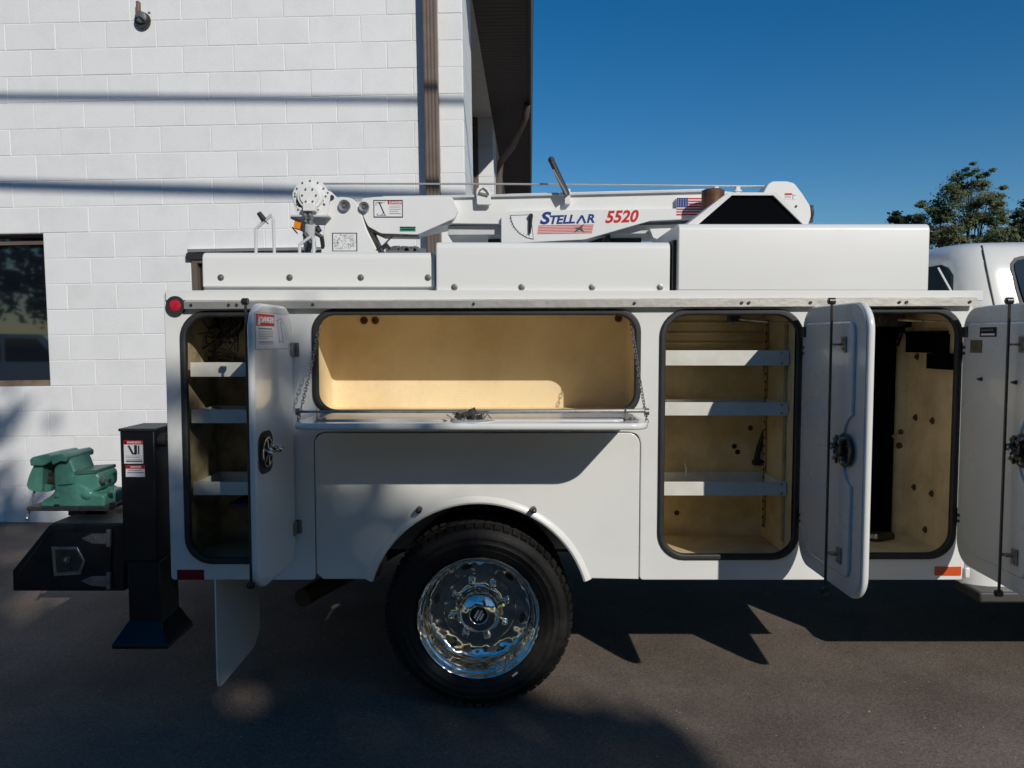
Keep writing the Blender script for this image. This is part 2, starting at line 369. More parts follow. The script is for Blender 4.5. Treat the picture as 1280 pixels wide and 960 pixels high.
# eave: slatted soffit, fascia, gutter, roof
sf = MB(); y = -.15
while y < 14.2:
    sf.box((-.0005, y+.004, SOF), (.545, y+.086, SOF+.03)); y += .09
tag(sf.build('soffit_slat', 'soffit', bld, smooth=False), kind='stuff')
e = MB(); e.box((-.0005, -.16, SOF+.012), (.55, 14.2, SOF+.04)); e.box((.49, -.16, SOF-.012), (.515, 14.2, SOF-.0005))
e.box((.552, -.16, SOF-.02), (.58, 14.2, SOF+.26)); e.build('fascia', 'soffit', bld, smooth=False)
e = MB(); e.box((.581, -.16, SOF-.005), (.60, 14.2, SOF+.02)); e.build('drip_edge', 'gel2', bld, smooth=False)
e = MB(); e.box((-8.1, 0, ZT), (.62, 14.2, ZT+.15)); e.build('roof', 'soffit', bld, smooth=False)
# downspout on the front
dsx0, dsx1 = on(BM, 532, 120).x, on(BM, 549, 120).x
d = MB(); d.box((dsx0, -.11, .15), (dsx1, -.015, 5.3))
for i in range(4):
    cx = dsx0 + (dsx1-dsx0)*(i+.5)/4; d.box((cx-.008, -.114, .15), (cx+.008, -.1095, 5.3))
ds = d.build('downspout', 'brown', bld, bevel=.004)
# pipe under the side gutter, with its elbow
d = MB(); d.tube([(.53, 4.6, SOF-.03), (.50, 4.7, SOF-.18), (.30, 5.5, SOF-.38), (.09, 6.0, SOF-.5), (.06, 6.1, SOF-.75), (.06, 6.1, .2)], .05, 10)
d.build('gutter_pipe', 'brown', bld)
# left window
def frame(parts, x0, x1, z0, z1, w_, y0, y1):
    parts.box((x0, y0, z0), (x0+w_, y1, z1)); parts.box((x1-w_, y0, z0), (x1, y1, z1))
    parts.box((x0+w_, y0, z0), (x1-w_, y1, z0+w_)); parts.box((x0+w_, y0, z1-w_), (x1-w_, y1, z1))
wn = MB(); frame(wn, wx0+.001, wx1-.001, wz0+.001, wz1-.001, .022, .10, .16); wnd = wn.build('window', 'brown', bld, smooth=False)
gl = MB(); gl.box((wx0+.02, .125, wz0+.02), (wx1-.02, .131, wz1-.02)); gl.build('pane', 'glass', wnd, smooth=False)
gl = MB(); gl.box((wx0+.0015, .03, wz0+.0015), (wx1-.0015, .0995, wz0+.05)); gl.build('sill', 'timber', wnd, smooth=False)
gl = MB(); gl.box((wx0+.022, .085, wz1-.085), (wx1-.022, .0995, wz1-.05)); gl.build('blind_rail', 'brown', wnd, smooth=False)
w = MB(); w.box((wx0-.1, .3, wz0-.1), (dx1+.3, .32, wz1+.1)); w.build('room_lining', 'room', bld, smooth=False)
# service door with brown frame
d = MB(); fw = .045
d.box((dx0, -.02, -.1), (dx0+fw, .1, dz1-.001)); d.box((dx1-fw, -.02, -.1), (dx1, .1, dz1-.001)); d.box((dx0+fw, -.02, dz1-.06), (dx1-fw, .1, dz1-.001))
dr = d.build('door', 'brown', bld, smooth=False)
d = MB(); d.box((dx0+fw, .04, -.1), (dx1-fw, .07, dz1-.06)); d.build('door_leaf', 'glass', dr, smooth=False)
d = MB(); d.box((dx0-.02, -.05, dz1+.03), (dx1+.02, -.006, dz1+.055)); d.build('rain_cap', 'alum', dr, smooth=False)
d = MB(); d.box((dx0-.04, -.035, dz1-.03), (dx1+.03, -.0205, dz1+.02)); d.build('shadow_strip', 'rubber', dr, smooth=False)  # black strip standing in for the shadow line below the rain cap
# round fixture high on the wall
pf = BM @ on(BM, 179, 24); fx = thing('wall_fixture', 'small round grey cast metal fixture fastened high on the white block wall', 'wall fixture', pf)
R3 = lambda p, q: MB()
f = MB(); f.lathe([(0, -.005), (.052, -.005), (.052, -.03), (.046, -.05), (.03, -.058), (0, -.06)], pf, (0, 1, 0), 24)
f.build('housing', 'paintgrey', fx)
f = MB(); f.lathe([(.02, -.03), (.066, -.03), (.066, -.012), (.02, -.012)], pf + Vector((.004, 0, -.018)), (0, 1, 0), 24); f.build('flange', 'darksteel', fx)
f = MB(); f.box((pf.x-.036, pf.y-.05, pf.z+.03), (pf.x-.01, pf.y-.01, pf.z+.13)); f.build('conduit', 'timber', fx, bevel=.004)
f = MB(); f.sphere(pf + Vector((.07, -.04, .035)), .012, 8); f.obox(pf + Vector((.02, -.068, -.01)), (.028, .006, .006), Matrix.Rotation(.7, 3, 'Y')); f.obox(pf + Vector((-.02, -.068, .01)), (.006, .006, .02)); f.build('clamp_screw', 'steel', fx)

# ------------------------------------------------------------------ trees
def leafmat(name, c1, c2):
    m, t, p = principled(name); N = t.nodes.new; L = t.links.new
    n = N('ShaderNodeTexNoise'); n.inputs['Scale'].default_value = 1.1; n.inputs['Detail'].default_value = 5
    tc = N('ShaderNodeTexCoord'); L(tc.outputs['Object'], n.inputs['Vector'])
    r = N('ShaderNodeMapRange'); r.inputs['From Min'].default_value = .35; r.inputs['From Max'].default_value = .65; L(n.outputs['Fac'], r.inputs['Value'])
    mx = N('ShaderNodeMix'); mx.data_type = 'RGBA'; mx.inputs['A'].default_value = (*c1, 1); mx.inputs['B'].default_value = (*c2, 1)
    L(r.outputs[0], mx.inputs['Factor']); L(mx.outputs['Result'], p.inputs['Base Color'])
    p.inputs['Roughness'].default_value = .6
    tr = N('ShaderNodeBsdfTranslucent'); L(mx.outputs['Result'], tr.inputs['Color'])
    ms = N('ShaderNodeMixShader'); ms.inputs[0].default_value = .25
    out = t.nodes['Material Output']; L(p.outputs[0], ms.inputs[1]); L(tr.outputs[0], ms.inputs[2]); L(ms.outputs[0], out.inputs[0])
    return m
M['leaf'] = leafmat('green leaves', (.085, .13, .05), (.19, .20, .09)); M['leafdark'] = leafmat('dark leaves', (.015, .035, .014), (.03, .055, .02))
M['leafbrown'] = leafmat('browning leaves', (.075, .085, .035), (.15, .11, .055))
def leaves(blobs, n, size, seed, hollow=.35):
    r = random.Random(seed); V = []; F = []; tot = sum(b[3]**2 for b in blobs)
    for bx_, by_, bz_, br in blobs:
        m = int(n*br**2/tot); subs = []
        for _ in range(max(5, int(br*16))):
            d = Vector((r.gauss(0, 1), r.gauss(0, 1), r.gauss(0, 1))).normalized(); q = d*br*(hollow + (1-hollow)*r.random()**.5)
            subs.append((Vector((bx_, by_, bz_)) + q, br*r.uniform(.14, .46)))
        for _ in range(m):
            c, sr = r.choice(subs); p = c + Vector((r.gauss(0, 1)*sr*.75, r.gauss(0, 1)*sr*.75, r.gauss(0, 1)*sr*.38))
            u = Vector((r.gauss(0, 1), r.gauss(0, 1), r.gauss(0, 1))).normalized(); w = u.orthogonal().normalized()
            s = size*r.uniform(.6, 1.3); i = len(V)
            V += [p - u*s*.5, p + w*s*.3, p + u*s*.5, p - w*s*.3]; F.append((i, i+1, i+2, i+3))
    return V, F
def tree(name, label, base, h, blobs, n, size, leaf, seed, tr=.15, group=None, cat='tree', lean=0.0):
    t = thing(name, label, cat, base, group); base = Vector(base); r = random.Random(seed)
    wd = MB(); pts = [base + Vector((lean*k/6 + r.uniform(-.04, .04)*h/6, r.uniform(-.04, .04)*h/6, h*.92*k/6)) for k in range(7)]
    wd.tube(pts, [tr*(1.15 - k/6*.98) for k in range(7)], 8)
    for bx_, by_, bz_, br in blobs:
        p = Vector((bx_, by_, bz_)) + base; k = min(5, max(1, int((p.z-base.z)/h*6*.62))); a = pts[k]
        mid = (a + p)/2 + Vector((r.uniform(-.1, .1)*br, 0, -.12*br)); wd.tube([a, mid, p], [tr*.42, tr*.25, tr*.08], 6)
        for _ in range(5):
            q = p + Vector((r.gauss(0, .5), r.gauss(0, .5), r.gauss(.1, .5)))*br; wd.tube([mid, (mid+q)/2 + Vector((0, 0, .05)), q], [tr*.16, tr*.1, tr*.03], 4)
    wd.build('trunk', 'bark', t)
    V, F = leaves(blobs, n, size, seed); c = MB(); c.v = [tuple(Vector(v) + base) for v in V]; c.f = F
    c.build('crown', leaf, t, smooth=False, fix=False); return t
def tpx(x, y, Y): p = at(x, y, Y); return p
D1 = 34.0; s1 = D1/960
B1 = at(1207, 425, D1); B1.z = 0
def blob(x, y, r, base, D): p = at(x, y, D); return (p.x-base.x, random.uniform(-.5, .5), p.z-base.z, r*D/960)
bl = [blob(1205, 232, 17, B1, D1), blob(1222, 225, 14, B1, D1), blob(1240, 238, 16, B1, D1), blob(1178, 250, 16, B1, D1), blob(1160, 262, 13, B1, D1), blob(1190, 268, 20, B1, D1), blob(1225, 262, 22, B1, D1),
      blob(1250, 268, 15, B1, D1), blob(1172, 288, 18, B1, D1), blob(1205, 295, 20, B1, D1), blob(1238, 296, 20, B1, D1), blob(1208, 214, 8, B1, D1), blob(1170, 320, 22, B1, D1), blob(1225, 325, 24, B1, D1)]
tree('deciduous_tree', 'tall green tree with thinning crown rising behind the white cab roof', B1, 8.8, bl, 34000, .12, 'leaf', 11, tr=.10)
B2 = at(1127, 425, 55); B2.z = 0
tree('evergreen_tree', 'small dark tree top showing above the white box near the tall green tree', B2, 9.6, [blob(1118, 276, 9, B2, 55), blob(1138, 279, 11, B2, 55), blob(1128, 270, 6, B2, 55), blob(1150, 284, 9, B2, 55), blob(1130, 296, 18, B2, 55)], 7000, .30, 'leafdark', 12, tr=.2)
B3 = at(1290, 425, 42); B3.z = 0
tree('evergreen_tree', 'dark dense tree at the right edge behind the cab roof', B3, 8.6, [blob(1279, 275, 14, B3, 42), blob(1300, 265, 20, B3, 42), blob(1272, 296, 14, B3, 42), blob(1296, 300, 26, B3, 42), blob(1330, 290, 25, B3, 42)], 12000, .24, 'leafdark', 13, tr=.2)
B4 = at(1152, 425, 48); B4.z = 0
tree('brown_tree', 'thin brownish tree low beside the cab roof in front of the dark tree', B4, 7.0, [blob(1165, 290, 14, B4, 48), blob(1180, 300, 16, B4, 48), blob(1160, 305, 18, B4, 48), blob(1195, 308, 16, B4, 48), blob(1245, 305, 20, B4, 48)], 9000, .2, 'leafbrown', 14, tr=.16)
# the tree whose dappled shade falls over the truck's tail (it stands behind the camera)
SB = Vector((4.6, -10.2, 0))
r = random.Random(5); bl = []
while len(bl) < 84:                                 # crown kept below the line that bounds its shade on the truck
    x, y, z, rb = r.uniform(-4.5, 4.2), r.uniform(-1.8, 1.8), r.uniform(2.6, 11), r.uniform(.55, 1.15)
    u, v = x + 4.6 - 6.12 + .6*y, z - 6.78 + .665*y
    dist = (4.68 - 1.07*u - v)/1.464
    if dist < rb*1.05 or dist > 6 or u + rb > 3.2: continue
    bl.append((x, y, z, rb))
fr = 0
while fr < 25:                                      # ragged outer twigs that make the dappled edge
    x, y, z, rb = r.uniform(-3.5, 4.4), r.uniform(-1.5, 1.5), r.uniform(3.4, 10), r.uniform(.22, .42)
    u, v = x + 4.6 - 6.12 + .6*y, z - 6.78 + .665*y; dist = (4.68 - 1.07*u - v)/1.464
    if dist < rb*.5 or dist > 1.1 or u + rb > 3.3 or u < .4: continue
    bl.append((x, y, z, rb)); fr += 1
tree('shade_tree', 'broad tree standing behind the camera that shades the rear of the truck', SB, 9.0, bl, 60000, .18, 'leaf', 21, tr=.22)
# a wood behind the camera, seen only in the polished metal, the glass and the gloss
proto = None
for i, (x, y, sc) in enumerate([(-19, -30, 1.5), (-13, -33, 1.7), (-7, -30, 1.4), (-2, -34, 1.7), (4, -30, 1.45), (10, -34, 1.6), (16, -30, 1.3), (23, -33, 1.5), (-27, -32, 1.6), (31, -28, 1.4), (-36, -24, 1.5), (38, -20, 1.4), (-42, -12, 1.5), (42, -8, 1.4)]):
    if proto is None:
        proto = tree('roadside_tree', 'leafy tree in the row across the car park behind the camera', (x, y, 0), 9, [(0, 0, 6.5, 2.4), (1.8, .5, 5.3, 2.1), (-1.8, -.4, 5.2, 2.2), (.4, 1.2, 8.0, 1.6), (-.2, -1, 3.8, 2.4), (2.2, 0, 3.2, 1.8), (-2.4, 0, 3, 1.8)], 9000, .34, 'leafdark', 31, tr=.25, group='trees across the car park')
        kids = list(proto.children)
    else:
        c = proto.copy(); COL.objects.link(c); c.location = (x, y, 0); c.rotation_euler = (0, 0, i*1.3); c.scale = (sc,)*3
        for ch in kids:
            d = ch.copy(); COL.objects.link(d); d.parent = c
# overhead cables and their poles
def cable_v(u, Y, v): return Vector((0, Y, v))
def shadow_line(pxy, D):                            # cable at distance D towards the sun whose shade falls on the wall through these pixels
    P = [BM @ on(BM, *q) for q in pxy]; out = []
    for p in P:
        t = (p.y + D)/(-SUN.y); out.append(p + SUN*t)
    return out
poles = [Vector((-24, .6, 0)), Vector((30, .6, 0))]
for (pa, pb, rad, lab) in (((0, 121), (560, 126), .027, 'upper overhead utility cable strung across the car park'), ((0, 231), (560, 246), .041, 'lower thick overhead utility cable strung across the car park')):
    a, b = shadow_line((pa, pb), -.6); d = (b-a)/(b.x-a.x)
    pts = [a + d*(x - a.x) for x in (-24, -14, -4, 2, 8, 14, 22, 30)]
    for i, p in enumerate(pts):
        if i in (0, 7): pass
    c = MB(); c.tube(pts, rad, 8); tag(c.build('utility_cable', 'rubber'), lab, 'cable', 'overhead cables')
for p in poles:
    po = MB(); po.tube([p, p + Vector((0, 0, 7)), p + Vector((0, 0, 14))], [.17, .15, .12], 12); po.box((p.x-.06, p.y-.9, 12.7), (p.x+.06, p.y+.9, 12.85))
    tag(po.build('utility_pole', 'timber'), 'wooden utility pole beyond the %s end of the car park' % ('left' if p.x < 0 else 'right'), 'utility pole')
# ------------------------------------------------------------------ truck
YS = 3.3
def X_(x, y=540, Y=YS): return at(x, y, Y).x
def Z_(y, Y=YS): return at(640, y, Y).z
truck = thing('service_truck', 'white utility service truck with its side compartment doors standing open', 'truck', (0.2, 4.5, 0))
BX0, BX1 = X_(209), X_(1211); BZ0, BZ1 = Z_(725), Z_(365)
DP = .022                                          # skin thickness
def hole(x0, y0, x1, y1, r): a = at(x0, (y0+y1)/2, YS).x; b = at(x1, (y0+y1)/2, YS).x; return (a, Z_(y1), b, Z_(y0), r)
C1 = hole(229, 389, 366, 704, .115); C2 = hole(391, 387, 800, 519, .095); C3 = hole(824, 387, 1001, 699, .115); C4 = hole(1026, 385, 1198, 698, .115)
WC = at(598, 765, YS); WR = .482                   # wheel centre seen on the skin, radius of the arch
def arc(r, a0, a1, n=40): return [(WC.x + r*math.cos(math.radians(a0+(a1-a0)*k/n)), WC.z + r*math.sin(math.radians(a0+(a1-a0)*k/n))) for k in range(n+1)]
FX0, FX1, FZ1 = X_(393), X_(800), Z_(541)
va = math.degrees(math.asin((BZ0-WC.z)/WR))
# outline of the skin with the fender opening cut up from below
r = .02
skin = [(BX0, BZ0), (FX0-.004, BZ0), (FX0-.004, FZ1-.04), (FX0+.01, FZ1-.006), (FX0+.05, FZ1+.004), (FX1-.05, FZ1+.004), (FX1-.01, FZ1-.006), (FX1+.004, FZ1-.04), (FX1+.004, BZ0), (BX1, BZ0), (BX1, BZ1), (BX0, BZ1)]
fx_ = smooth_poly(skin, .018, 3)
side_p = plate('body_side', [fx_] + [rr(*c) for c in (C1, C2, C3, C4)], DP, side(YS + DP/2), 'gel', truck, bevel=.004)
fend = [(FX0, BZ0+.004), (FX0, FZ1-.04), (FX0+.012, FZ1-.012), (FX0+.05, FZ1), (FX1-.05, FZ1), (FX1-.012, FZ1-.012), (FX1, FZ1-.04), (FX1, BZ0+.004)]
ar = arc(WR, va+1, 179-va)
a0x, a1x = WC.x + WR*math.cos(math.radians(va)), WC.x - WR*math.cos(math.radians(va))
FO = smooth_poly(fend, .012, 2); 
outl = [(FX1, BZ0+.004), (FX1, FZ1-.05)] + [(FX1-.05+.05*math.sin(math.radians(t)), FZ1-.05+.05*math.cos(math.radians(t))) for t in (75, 60, 45, 30, 15, 0)] + \
       [(FX0+.05-.05*math.sin(math.radians(t)), FZ1-.05+.05*math.cos(math.radians(t))) for t in (0, 15, 30, 45, 60, 75)] + [(FX0, FZ1-.05), (FX0, BZ0+.03), (FX0+.03, BZ0+.004), (a1x-.002, BZ0+.004)] + ar[::-1]
fender = plate('fender_panel', [outl], DP, side(YS + DP/2 - .002), 'gel', truck, bevel=.004)
# raised lip round the wheel arch: swept roll that swells at the sides
fl = MB()
for r0, r1, yo in ((WR-.002, WR+.028, .022),):
    n = 48; V = []; prof = [(0, .004), (.002, -.008), (.010, -.0135), (.022, -.011), (.032, -.004), (.040, .002)]
    P = []
    for k in range(n+1):
        a = math.radians(va - .5 + (181-2*va)*k/n); grow = 1.0
        P.append([(WC.x + (WR-.004+pr*grow)*math.cos(a), YS + yy, WC.z + (WR-.004+pr*grow)*math.sin(a)) for pr, yy in prof])
    m_ = len(prof); Vv = [q for row in P for q in row]
    fl.add(Vv, [(k*m_+j, k*m_+j+1, (k+1)*m_+j+1, (k+1)*m_+j) for k in range(n) for j in range(m_-1)])
fl.build('arch_lip', 'gel', fender, fix=True)
for px_, py_ in ((524, 637), (667, 637)):
    p = at(px_, py_, YS-.02); b = MB(); b.cyl((p.x, YS-.006, p.z), (p.x, YS-.045, p.z), .013, 14); b.sphere((p.x, YS-.048, p.z), .011, 10); b.build('clip', 'darksteel', fender)
# wheel housing, boxes behind the skin
h = MB(); n = 30; V = []
for k in range(n+1):
    a = math.radians(va+1 + (178-2*va)*k/n)
    for rr_, y in ((WR+.012, YS+DP+.001), (WR+.012, 3.98)): V.append((WC.x + rr_*math.cos(a), y, WC.z + rr_*math.sin(a)))
h.add(V, [(2*k, 2*k+1, 2*k+3, 2*k+2) for k in range(n)]); h.build('wheel_housing', 'undercoat', truck)
SD = 3.80
dk = MB()
dk.box((BX0+.004, YS+DP+.002, BZ1-.03), (BX1-.004, SD, BZ1-.004)); dk.box((BX0+.004, SD, BZ0), (BX1-.004, SD+.02, BZ1-.004))
dk.box((BX0+.002, YS+DP+.002, BZ0+.002), (BX0+.024, SD-.001, BZ1-.032)); dk.box((BX1-.012, YS+DP+.002, BZ0+.002), (BX1-.002, SD-.001, BZ1-.032))
dk.build('side_pack', 'gel2', truck, smooth=False)
bd = MB(); bd.box((BX0+.02, SD+.021, .86), (BX1-.03, 5.18, .92)); bd.box((BX0+.01, SD+.021, .92), (BX0+.05, 5.18, 1.15)); bd.build('bed_floor', 'gel2', truck, smooth=False)
fs = MB(); fs.box((BX0+.004, 5.2, BZ0), (BX1-.004, 5.7, BZ1-.004)); fs.build('far_side_pack', 'gel2', truck, bevel=.01)
# compartments: fibreglass boxes open towards the skin
def compartment(c, m, depth=.43, ex=.022, label=None):
    x0, z0, x1, z1, _ = c; x0 -= ex; x1 += ex; z0 -= .006; z1 += .012; Y0, Y1 = YS+DP+.0015, YS+DP+depth; T = .008; b = MB()
    xs = [(x0, Y0), (x0, Y1-.02), (x0+.006, Y1-.006), (x0+.02, Y1), (x1-.02, Y1), (x1-.006, Y1-.006), (x1, Y1-.02), (x1, Y0)]
    V = []; m_ = len(xs)
    zs = [(z0, 0)]
    V = [(x, y, z0) for x, y in xs] + [(x, y, z1) for x, y in xs]
    b.add(V, [(i, i+1, m_+i+1, m_+i) for i in range(m_-1)] + [tuple(range(m_)), tuple(range(2*m_-1, m_-1, -1))])
    o = b.build('compartment', m, truck, fix=False, ang=50)
    if label: o['label'] = label
    return o, (x0, x1, Y0, Y1, z0, z1)
k1_, i1 = compartment(C1, 'cream_shade_stain', label='narrow stained compartment coloured dark for shade, with hanging wires')
k2_, i2 = compartment(C2, 'cream', label='wide cream compartment above the rear wheel')
k3_, i3 = compartment(C3, 'cream_worn', label='tall cream compartment with three shelves')
k4_, i4 = compartment((X_(1000), C4[1], C4[2], C4[3], .1), 'cream_worn', label='tall cream compartment nearest the cab')
# rubber seals
def gasket(c):
    x0, z0, x1, z1, r = c; w = .024
    return plate('door_seal', [rr(x0-.003, z0-.003, x1+.003, z1+.003, r+.003), rr(x0+w, z0+w, x1-w, z1-w, r-w*.8)], .030, side(YS+.004), 'rubber', truck, bevel=.008)
for c in (C1, C2, C3, C4): gasket(c)
# top flange, drip strip and rivets
tf = MB(); tf.box((BX0+.012, YS-.012, Z_(376)), (BX1+.035, YS-.0005, BZ1+.006)); tf.box((BX0+.012, YS-.0125, BZ1-.001), (BX1+.035, SD+.03, BZ1+.006)); tf.build('top_flange', 'gel2', truck, bevel=.004)
st = MB(); zA, zB = at(220, 385, YS).z, at(1210, 381, YS).z; xa, xb = X_(234, 380), X_(1216, 380)
V = []
for x, z in ((xa, Z_(386.5)), (xb, Z_(382.5))):
    V += [(x, YS-.034, z), (x, YS-.026, z), (x, YS-.0125, z+.028), (x, YS-.0125, z+.037), (x, YS-.034, z+.030)]
st.add(V, [(0, 1, 2, 3, 4), (9, 8, 7, 6, 5)] + [(i, (i+1) % 5, 5+(i+1) % 5, 5+i) for i in range(5)])
strip = st.build('drip_strip', 'alum', truck, smooth=False)
for px_ in (239, 286, 296, 391, 592, 793, 927, 936, 1013, 1124, 1133, 1212):
    p = at(px_, 380, YS-.034); z = (Z_(386.5) + (Z_(382.5)-Z_(386.5))*(p.x-xa)/(xb-xa)) + .016
    rv = MB(); rv.cyl((p.x, YS-.034, z), (p.x, YS-.039, z), .0065, 8); rv.build('rivet', 'darksteel', strip)
# bolt-on boxes on top of the side pack
def toolbox(px0, py0, px1, py1, Yf, depth, r, m='gel2', bev=.012, label=None):
    a = at(px0, py1, Yf); b = at(px1, py0, Yf); bx = MB()
    prof = [(a.z, 0), (b.z-r, 0), (b.z-r*.7, .0015*0+r*.06), (b.z-r*.3, r*.3), (b.z-r*.06, r*.7), (b.z, r), (b.z, depth), (a.z, depth)]
    P = [(a.x, Yf+y, z) for z, y in prof]; bx.prism(P, (b.x-a.x, 0, 0)); o = bx.build('top_box', m, truck, bevel=bev*.5)
    if label: o['label'] = label
    return o, a, b
ta, a_, b_ = toolbox(253, 315, 543, 359, 3.36, .30, .03, label='low white side rail box at the rear')
for px_ in (276, 362, 451, 535):
    p = at(px_, 347, 3.36); s_ = MB(); s_.lathe([(0, -.003), (.009, -.003), (.014, -.002), (.015, .001)], p, (0, 1, 0), 16); s_.lathe([(0, -.008), (.006, -.008), (.007, -.002)], p, (0, 1, 0), 6); s_.build('bolt', 'steel', ta)
tb, a_, b_ = toolbox(545, 302, 838, 364, 3.315, .36, .03, label='middle white side rail box')
for px_ in (568, 652, 740, 825):
    p = at(px_, 359, 3.315); s_ = MB(); s_.lathe([(0, -.003), (.009, -.003), (.014, -.002), (.015, .001)], p, (0, 1, 0), 16); s_.lathe([(0, -.008), (.006, -.008), (.007, -.002)], p, (0, 1, 0), 6); s_.build('bolt', 'steel', tb)
tc_, a_, b_ = toolbox(847, 279, 1163, 363.2, 3.30, .75, .028, label='tall white top box beside the cab')
s_ = MB(); p = at(841, 300, 3.33); q = at(846, 362, 3.33); s_.box((p.x, 3.33, q.z), (q.x+.01, 3.9, p.z)); s_.build('box_gasket', 'rubber', tc_)
s_ = MB(); p = at(243, 360, 3.4); q = at(560, 364, 3.4); s_.box((p.x+.05, 3.38, BZ1+.006), (q.x, 3.42, Z_(358)+.006)); s_.build('rail_spacer', 'galv', ta)
br = MB(); p0 = at(1163, 345, 3.5); p1 = at(1171, 359, 3.5); br.tube([(p0.x-.01, 3.42, p0.z+.03), (p1.x+.02, 3.42, BZ1+.012)], .004, 6); br.build('gusset', 'gel2', tc_)
# hooded vent with black louvre face, standing on the tall box
hd = MB(); Yh = 3.38
F_ = [at(x, y, Yh) for x, y in ((866, 281), (1011, 281), (971, 240.5), (911, 240.5))]
G_ = [at(844, 291, Yh+.25), None]
lx = F_[0].x; tb_ = .012
hd.prism([F_[0], F_[0] + Vector((.022, 0, 0)), F_[3] + Vector((.014, 0, -.012)), F_[3]], (0, .26, 0))
hd.prism([F_[3], F_[3] + Vector((.014, 0, -.012)), F_[2] + Vector((-.014, 0, -.012)), F_[2]], (0, .26, 0))
hd.prism([F_[2], F_[2] + Vector((-.014, 0, -.012)), F_[1] + Vector((-.022, 0, 0)), F_[1]], (0, .26, 0))
hood = hd.build('vent_hood', 'gel2', truck, smooth=False)
hb = MB(); hb.prism([F_[0] + Vector((.018, .012, 0)), F_[1] + Vector((-.018, .012, 0)), F_[2] + Vector((-.012, .012, -.009)), F_[3] + Vector((.012, .012, -.009))], (0, .22, 0)); hb.build('vent_face', 'hollow', hood, smooth=False)
hs = MB(); zb = at(845, 290, 3.42).z
hs.add([F_[0] + Vector((-.002, .02, -.035)), F_[3] + Vector((-.002, .02, 0)), F_[3] + Vector((-.002, .26, 0)), F_[0] + Vector((-.08, .26, -.035)), F_[0] + Vector((-.07, .02, -.035))], [(0, 1, 4), (1, 2, 3, 4), (0, 4, 3)])
hs.build('vent_cheek', 'gel2', hood, smooth=False)

# lights and reflectors
p = at(221, 382, YS); l = MB(); l.lathe([(0, -.012), (.026, -.012), (.026, -.018), (.040, -.018), (.041, -.004), (.041, .002)], p, (0, 1, 0), 32); ml = l.build('marker_light', 'rubber', truck)
l = MB(); l.lathe([(0, -.024), (.014, -.023), (.025, -.018), (.026, -.013)], p, (0, 1, 0), 24); l.build('lens', 'redlens', ml)
def reflector(x0, y0, x1, y1, m):
    a = at(x0, y1, YS); b = at(x1, y0, YS); q = MB(); q.box((a.x, YS-.005, a.z), (b.x, YS-.0003, b.z)); q.build('reflector', m, truck, bevel=.001)
reflector(222, 712, 255, 724.5, 'darkred'); reflector(1168, 708, 1201, 719, 'orange')
q = MB(); a = at(1204, 722, YS); b = at(1211, 709, YS); q.box((a.x, YS-.012, a.z), (b.x, YS-.0005, b.z)); q.build('corner_clip', 'gel', truck, bevel=.005)

# shelves
def shelf(par, x0, x1, z0, z1, Yf, depth, lip_px=None):
    b = MB(); b.box((x0, Yf, z0), (x1, Yf+.012, z1)); b.box((x0, Yf+.012, z0), (x1, Yf+depth, z0+.008)); b.box((x0, Yf+depth-.01, z0+.008), (x1, Yf+depth, z1-.01))
    for sx in (x0, x1-.004): b.box((sx, Yf+.0125, z0+.0085), (sx+.004, Yf+depth-.0105, z1-.006))
    return b.build('shelf', 'shelfwhite', par, bevel=.0015, smooth=False)
for (y0, y1) in ((453, 471), (512, 529), (602.5, 619)):
    Yf = 3.37; shelf(k1_, i1[0]+.03, i1[1]-.03, at(300, y1, Yf).z, at(300, y0, Yf).z, Yf, .33)
for j, (y0, y1) in enumerate(((438, 457), (503, 519.5), (602.5, 619.5))):
    Yf = 3.38; s_ = shelf(k3_, C3[0]+.022, C3[2]-.028, at(900, y1, Yf).z, at(900, y0, Yf).z, Yf, .32)
    up = MB(); xx = C3[2]-.075
    if j == 0: up.box((i3[1]-.055, YS+.10, C3[1]+.05), (i3[1]-.05, YS+.13, C3[3]-.05)); up.box((i3[1]-.055, YS+.36, C3[1]+.05), (i3[1]-.05, YS+.39, C3[3]-.05)); up.box((i3[1]-.05, YS+.10, C3[1]+.02), (i3[1]-.046, YS+.105, C3[3])); up.build('shelf_upright', 'cream_shade_stain', k3_, smooth=False)
# strapping, cable and small hardware in the tall compartment
Yb = i3[3]
w = MB(); w.tube([at(957, 455, Yb-.03), at(958, 500, Yb-.03), at(957, 535, Yb-.03), at(948, 560, Yb-.03), at(944, 580, Yb-.04)], .011, 8); w.tube([at(962, 455, Yb-.03), at(962, 520, Yb-.03), at(954, 548, Yb-.03), at(947, 578, Yb-.04)], .006, 8)
w.box((at(939, 575, Yb).x, Yb-.05, at(939, 580, Yb).z), (at(953, 575, Yb).x, Yb-.01, at(939, 574, Yb).z)); w.build('cable', 'rubber', k3_)
w = MB()
for x, y in ((918, 558), (922, 565), (846, 641), (938, 535), (960, 604)): 
    p = at(x, y, Yb-.002); w.lathe([(0, -.004), (.010, -.004), (.013, .001)], p, (0, 1, 0), 12)
w.build('grommet', 'undercoat', k3_)
w = MB(); w.box((at(944, 0, Yb).x, Yb-.006, at(0, 688, Yb).z), (at(954, 0, Yb).x, Yb-.001, at(0, 685, Yb).z)); w.build('drain_slot', 'undercoat', k3_)
for y in (404, 417, 429):
    w = MB(); z = at(0, y, Yb).z; w.box((i3[0]+.03, Yb-.012, z-.006), (i3[1]-.06, Yb-.0005, z+.006)); w.build('wall_rib', 'cream_worn', k3_, bevel=.003)
w = MB(); xs_u = i3[1]-.062
for k in range(26): z = C3[1]+.06 + k*(C3[3]-C3[1]-.12)/25; w.cyl((xs_u+.004, YS+.375, z), (xs_u+.0115, YS+.375, z), .006, 8)
tag(w.build('slot_hole', 'hollow', k3_, smooth=False), kind='stuff')
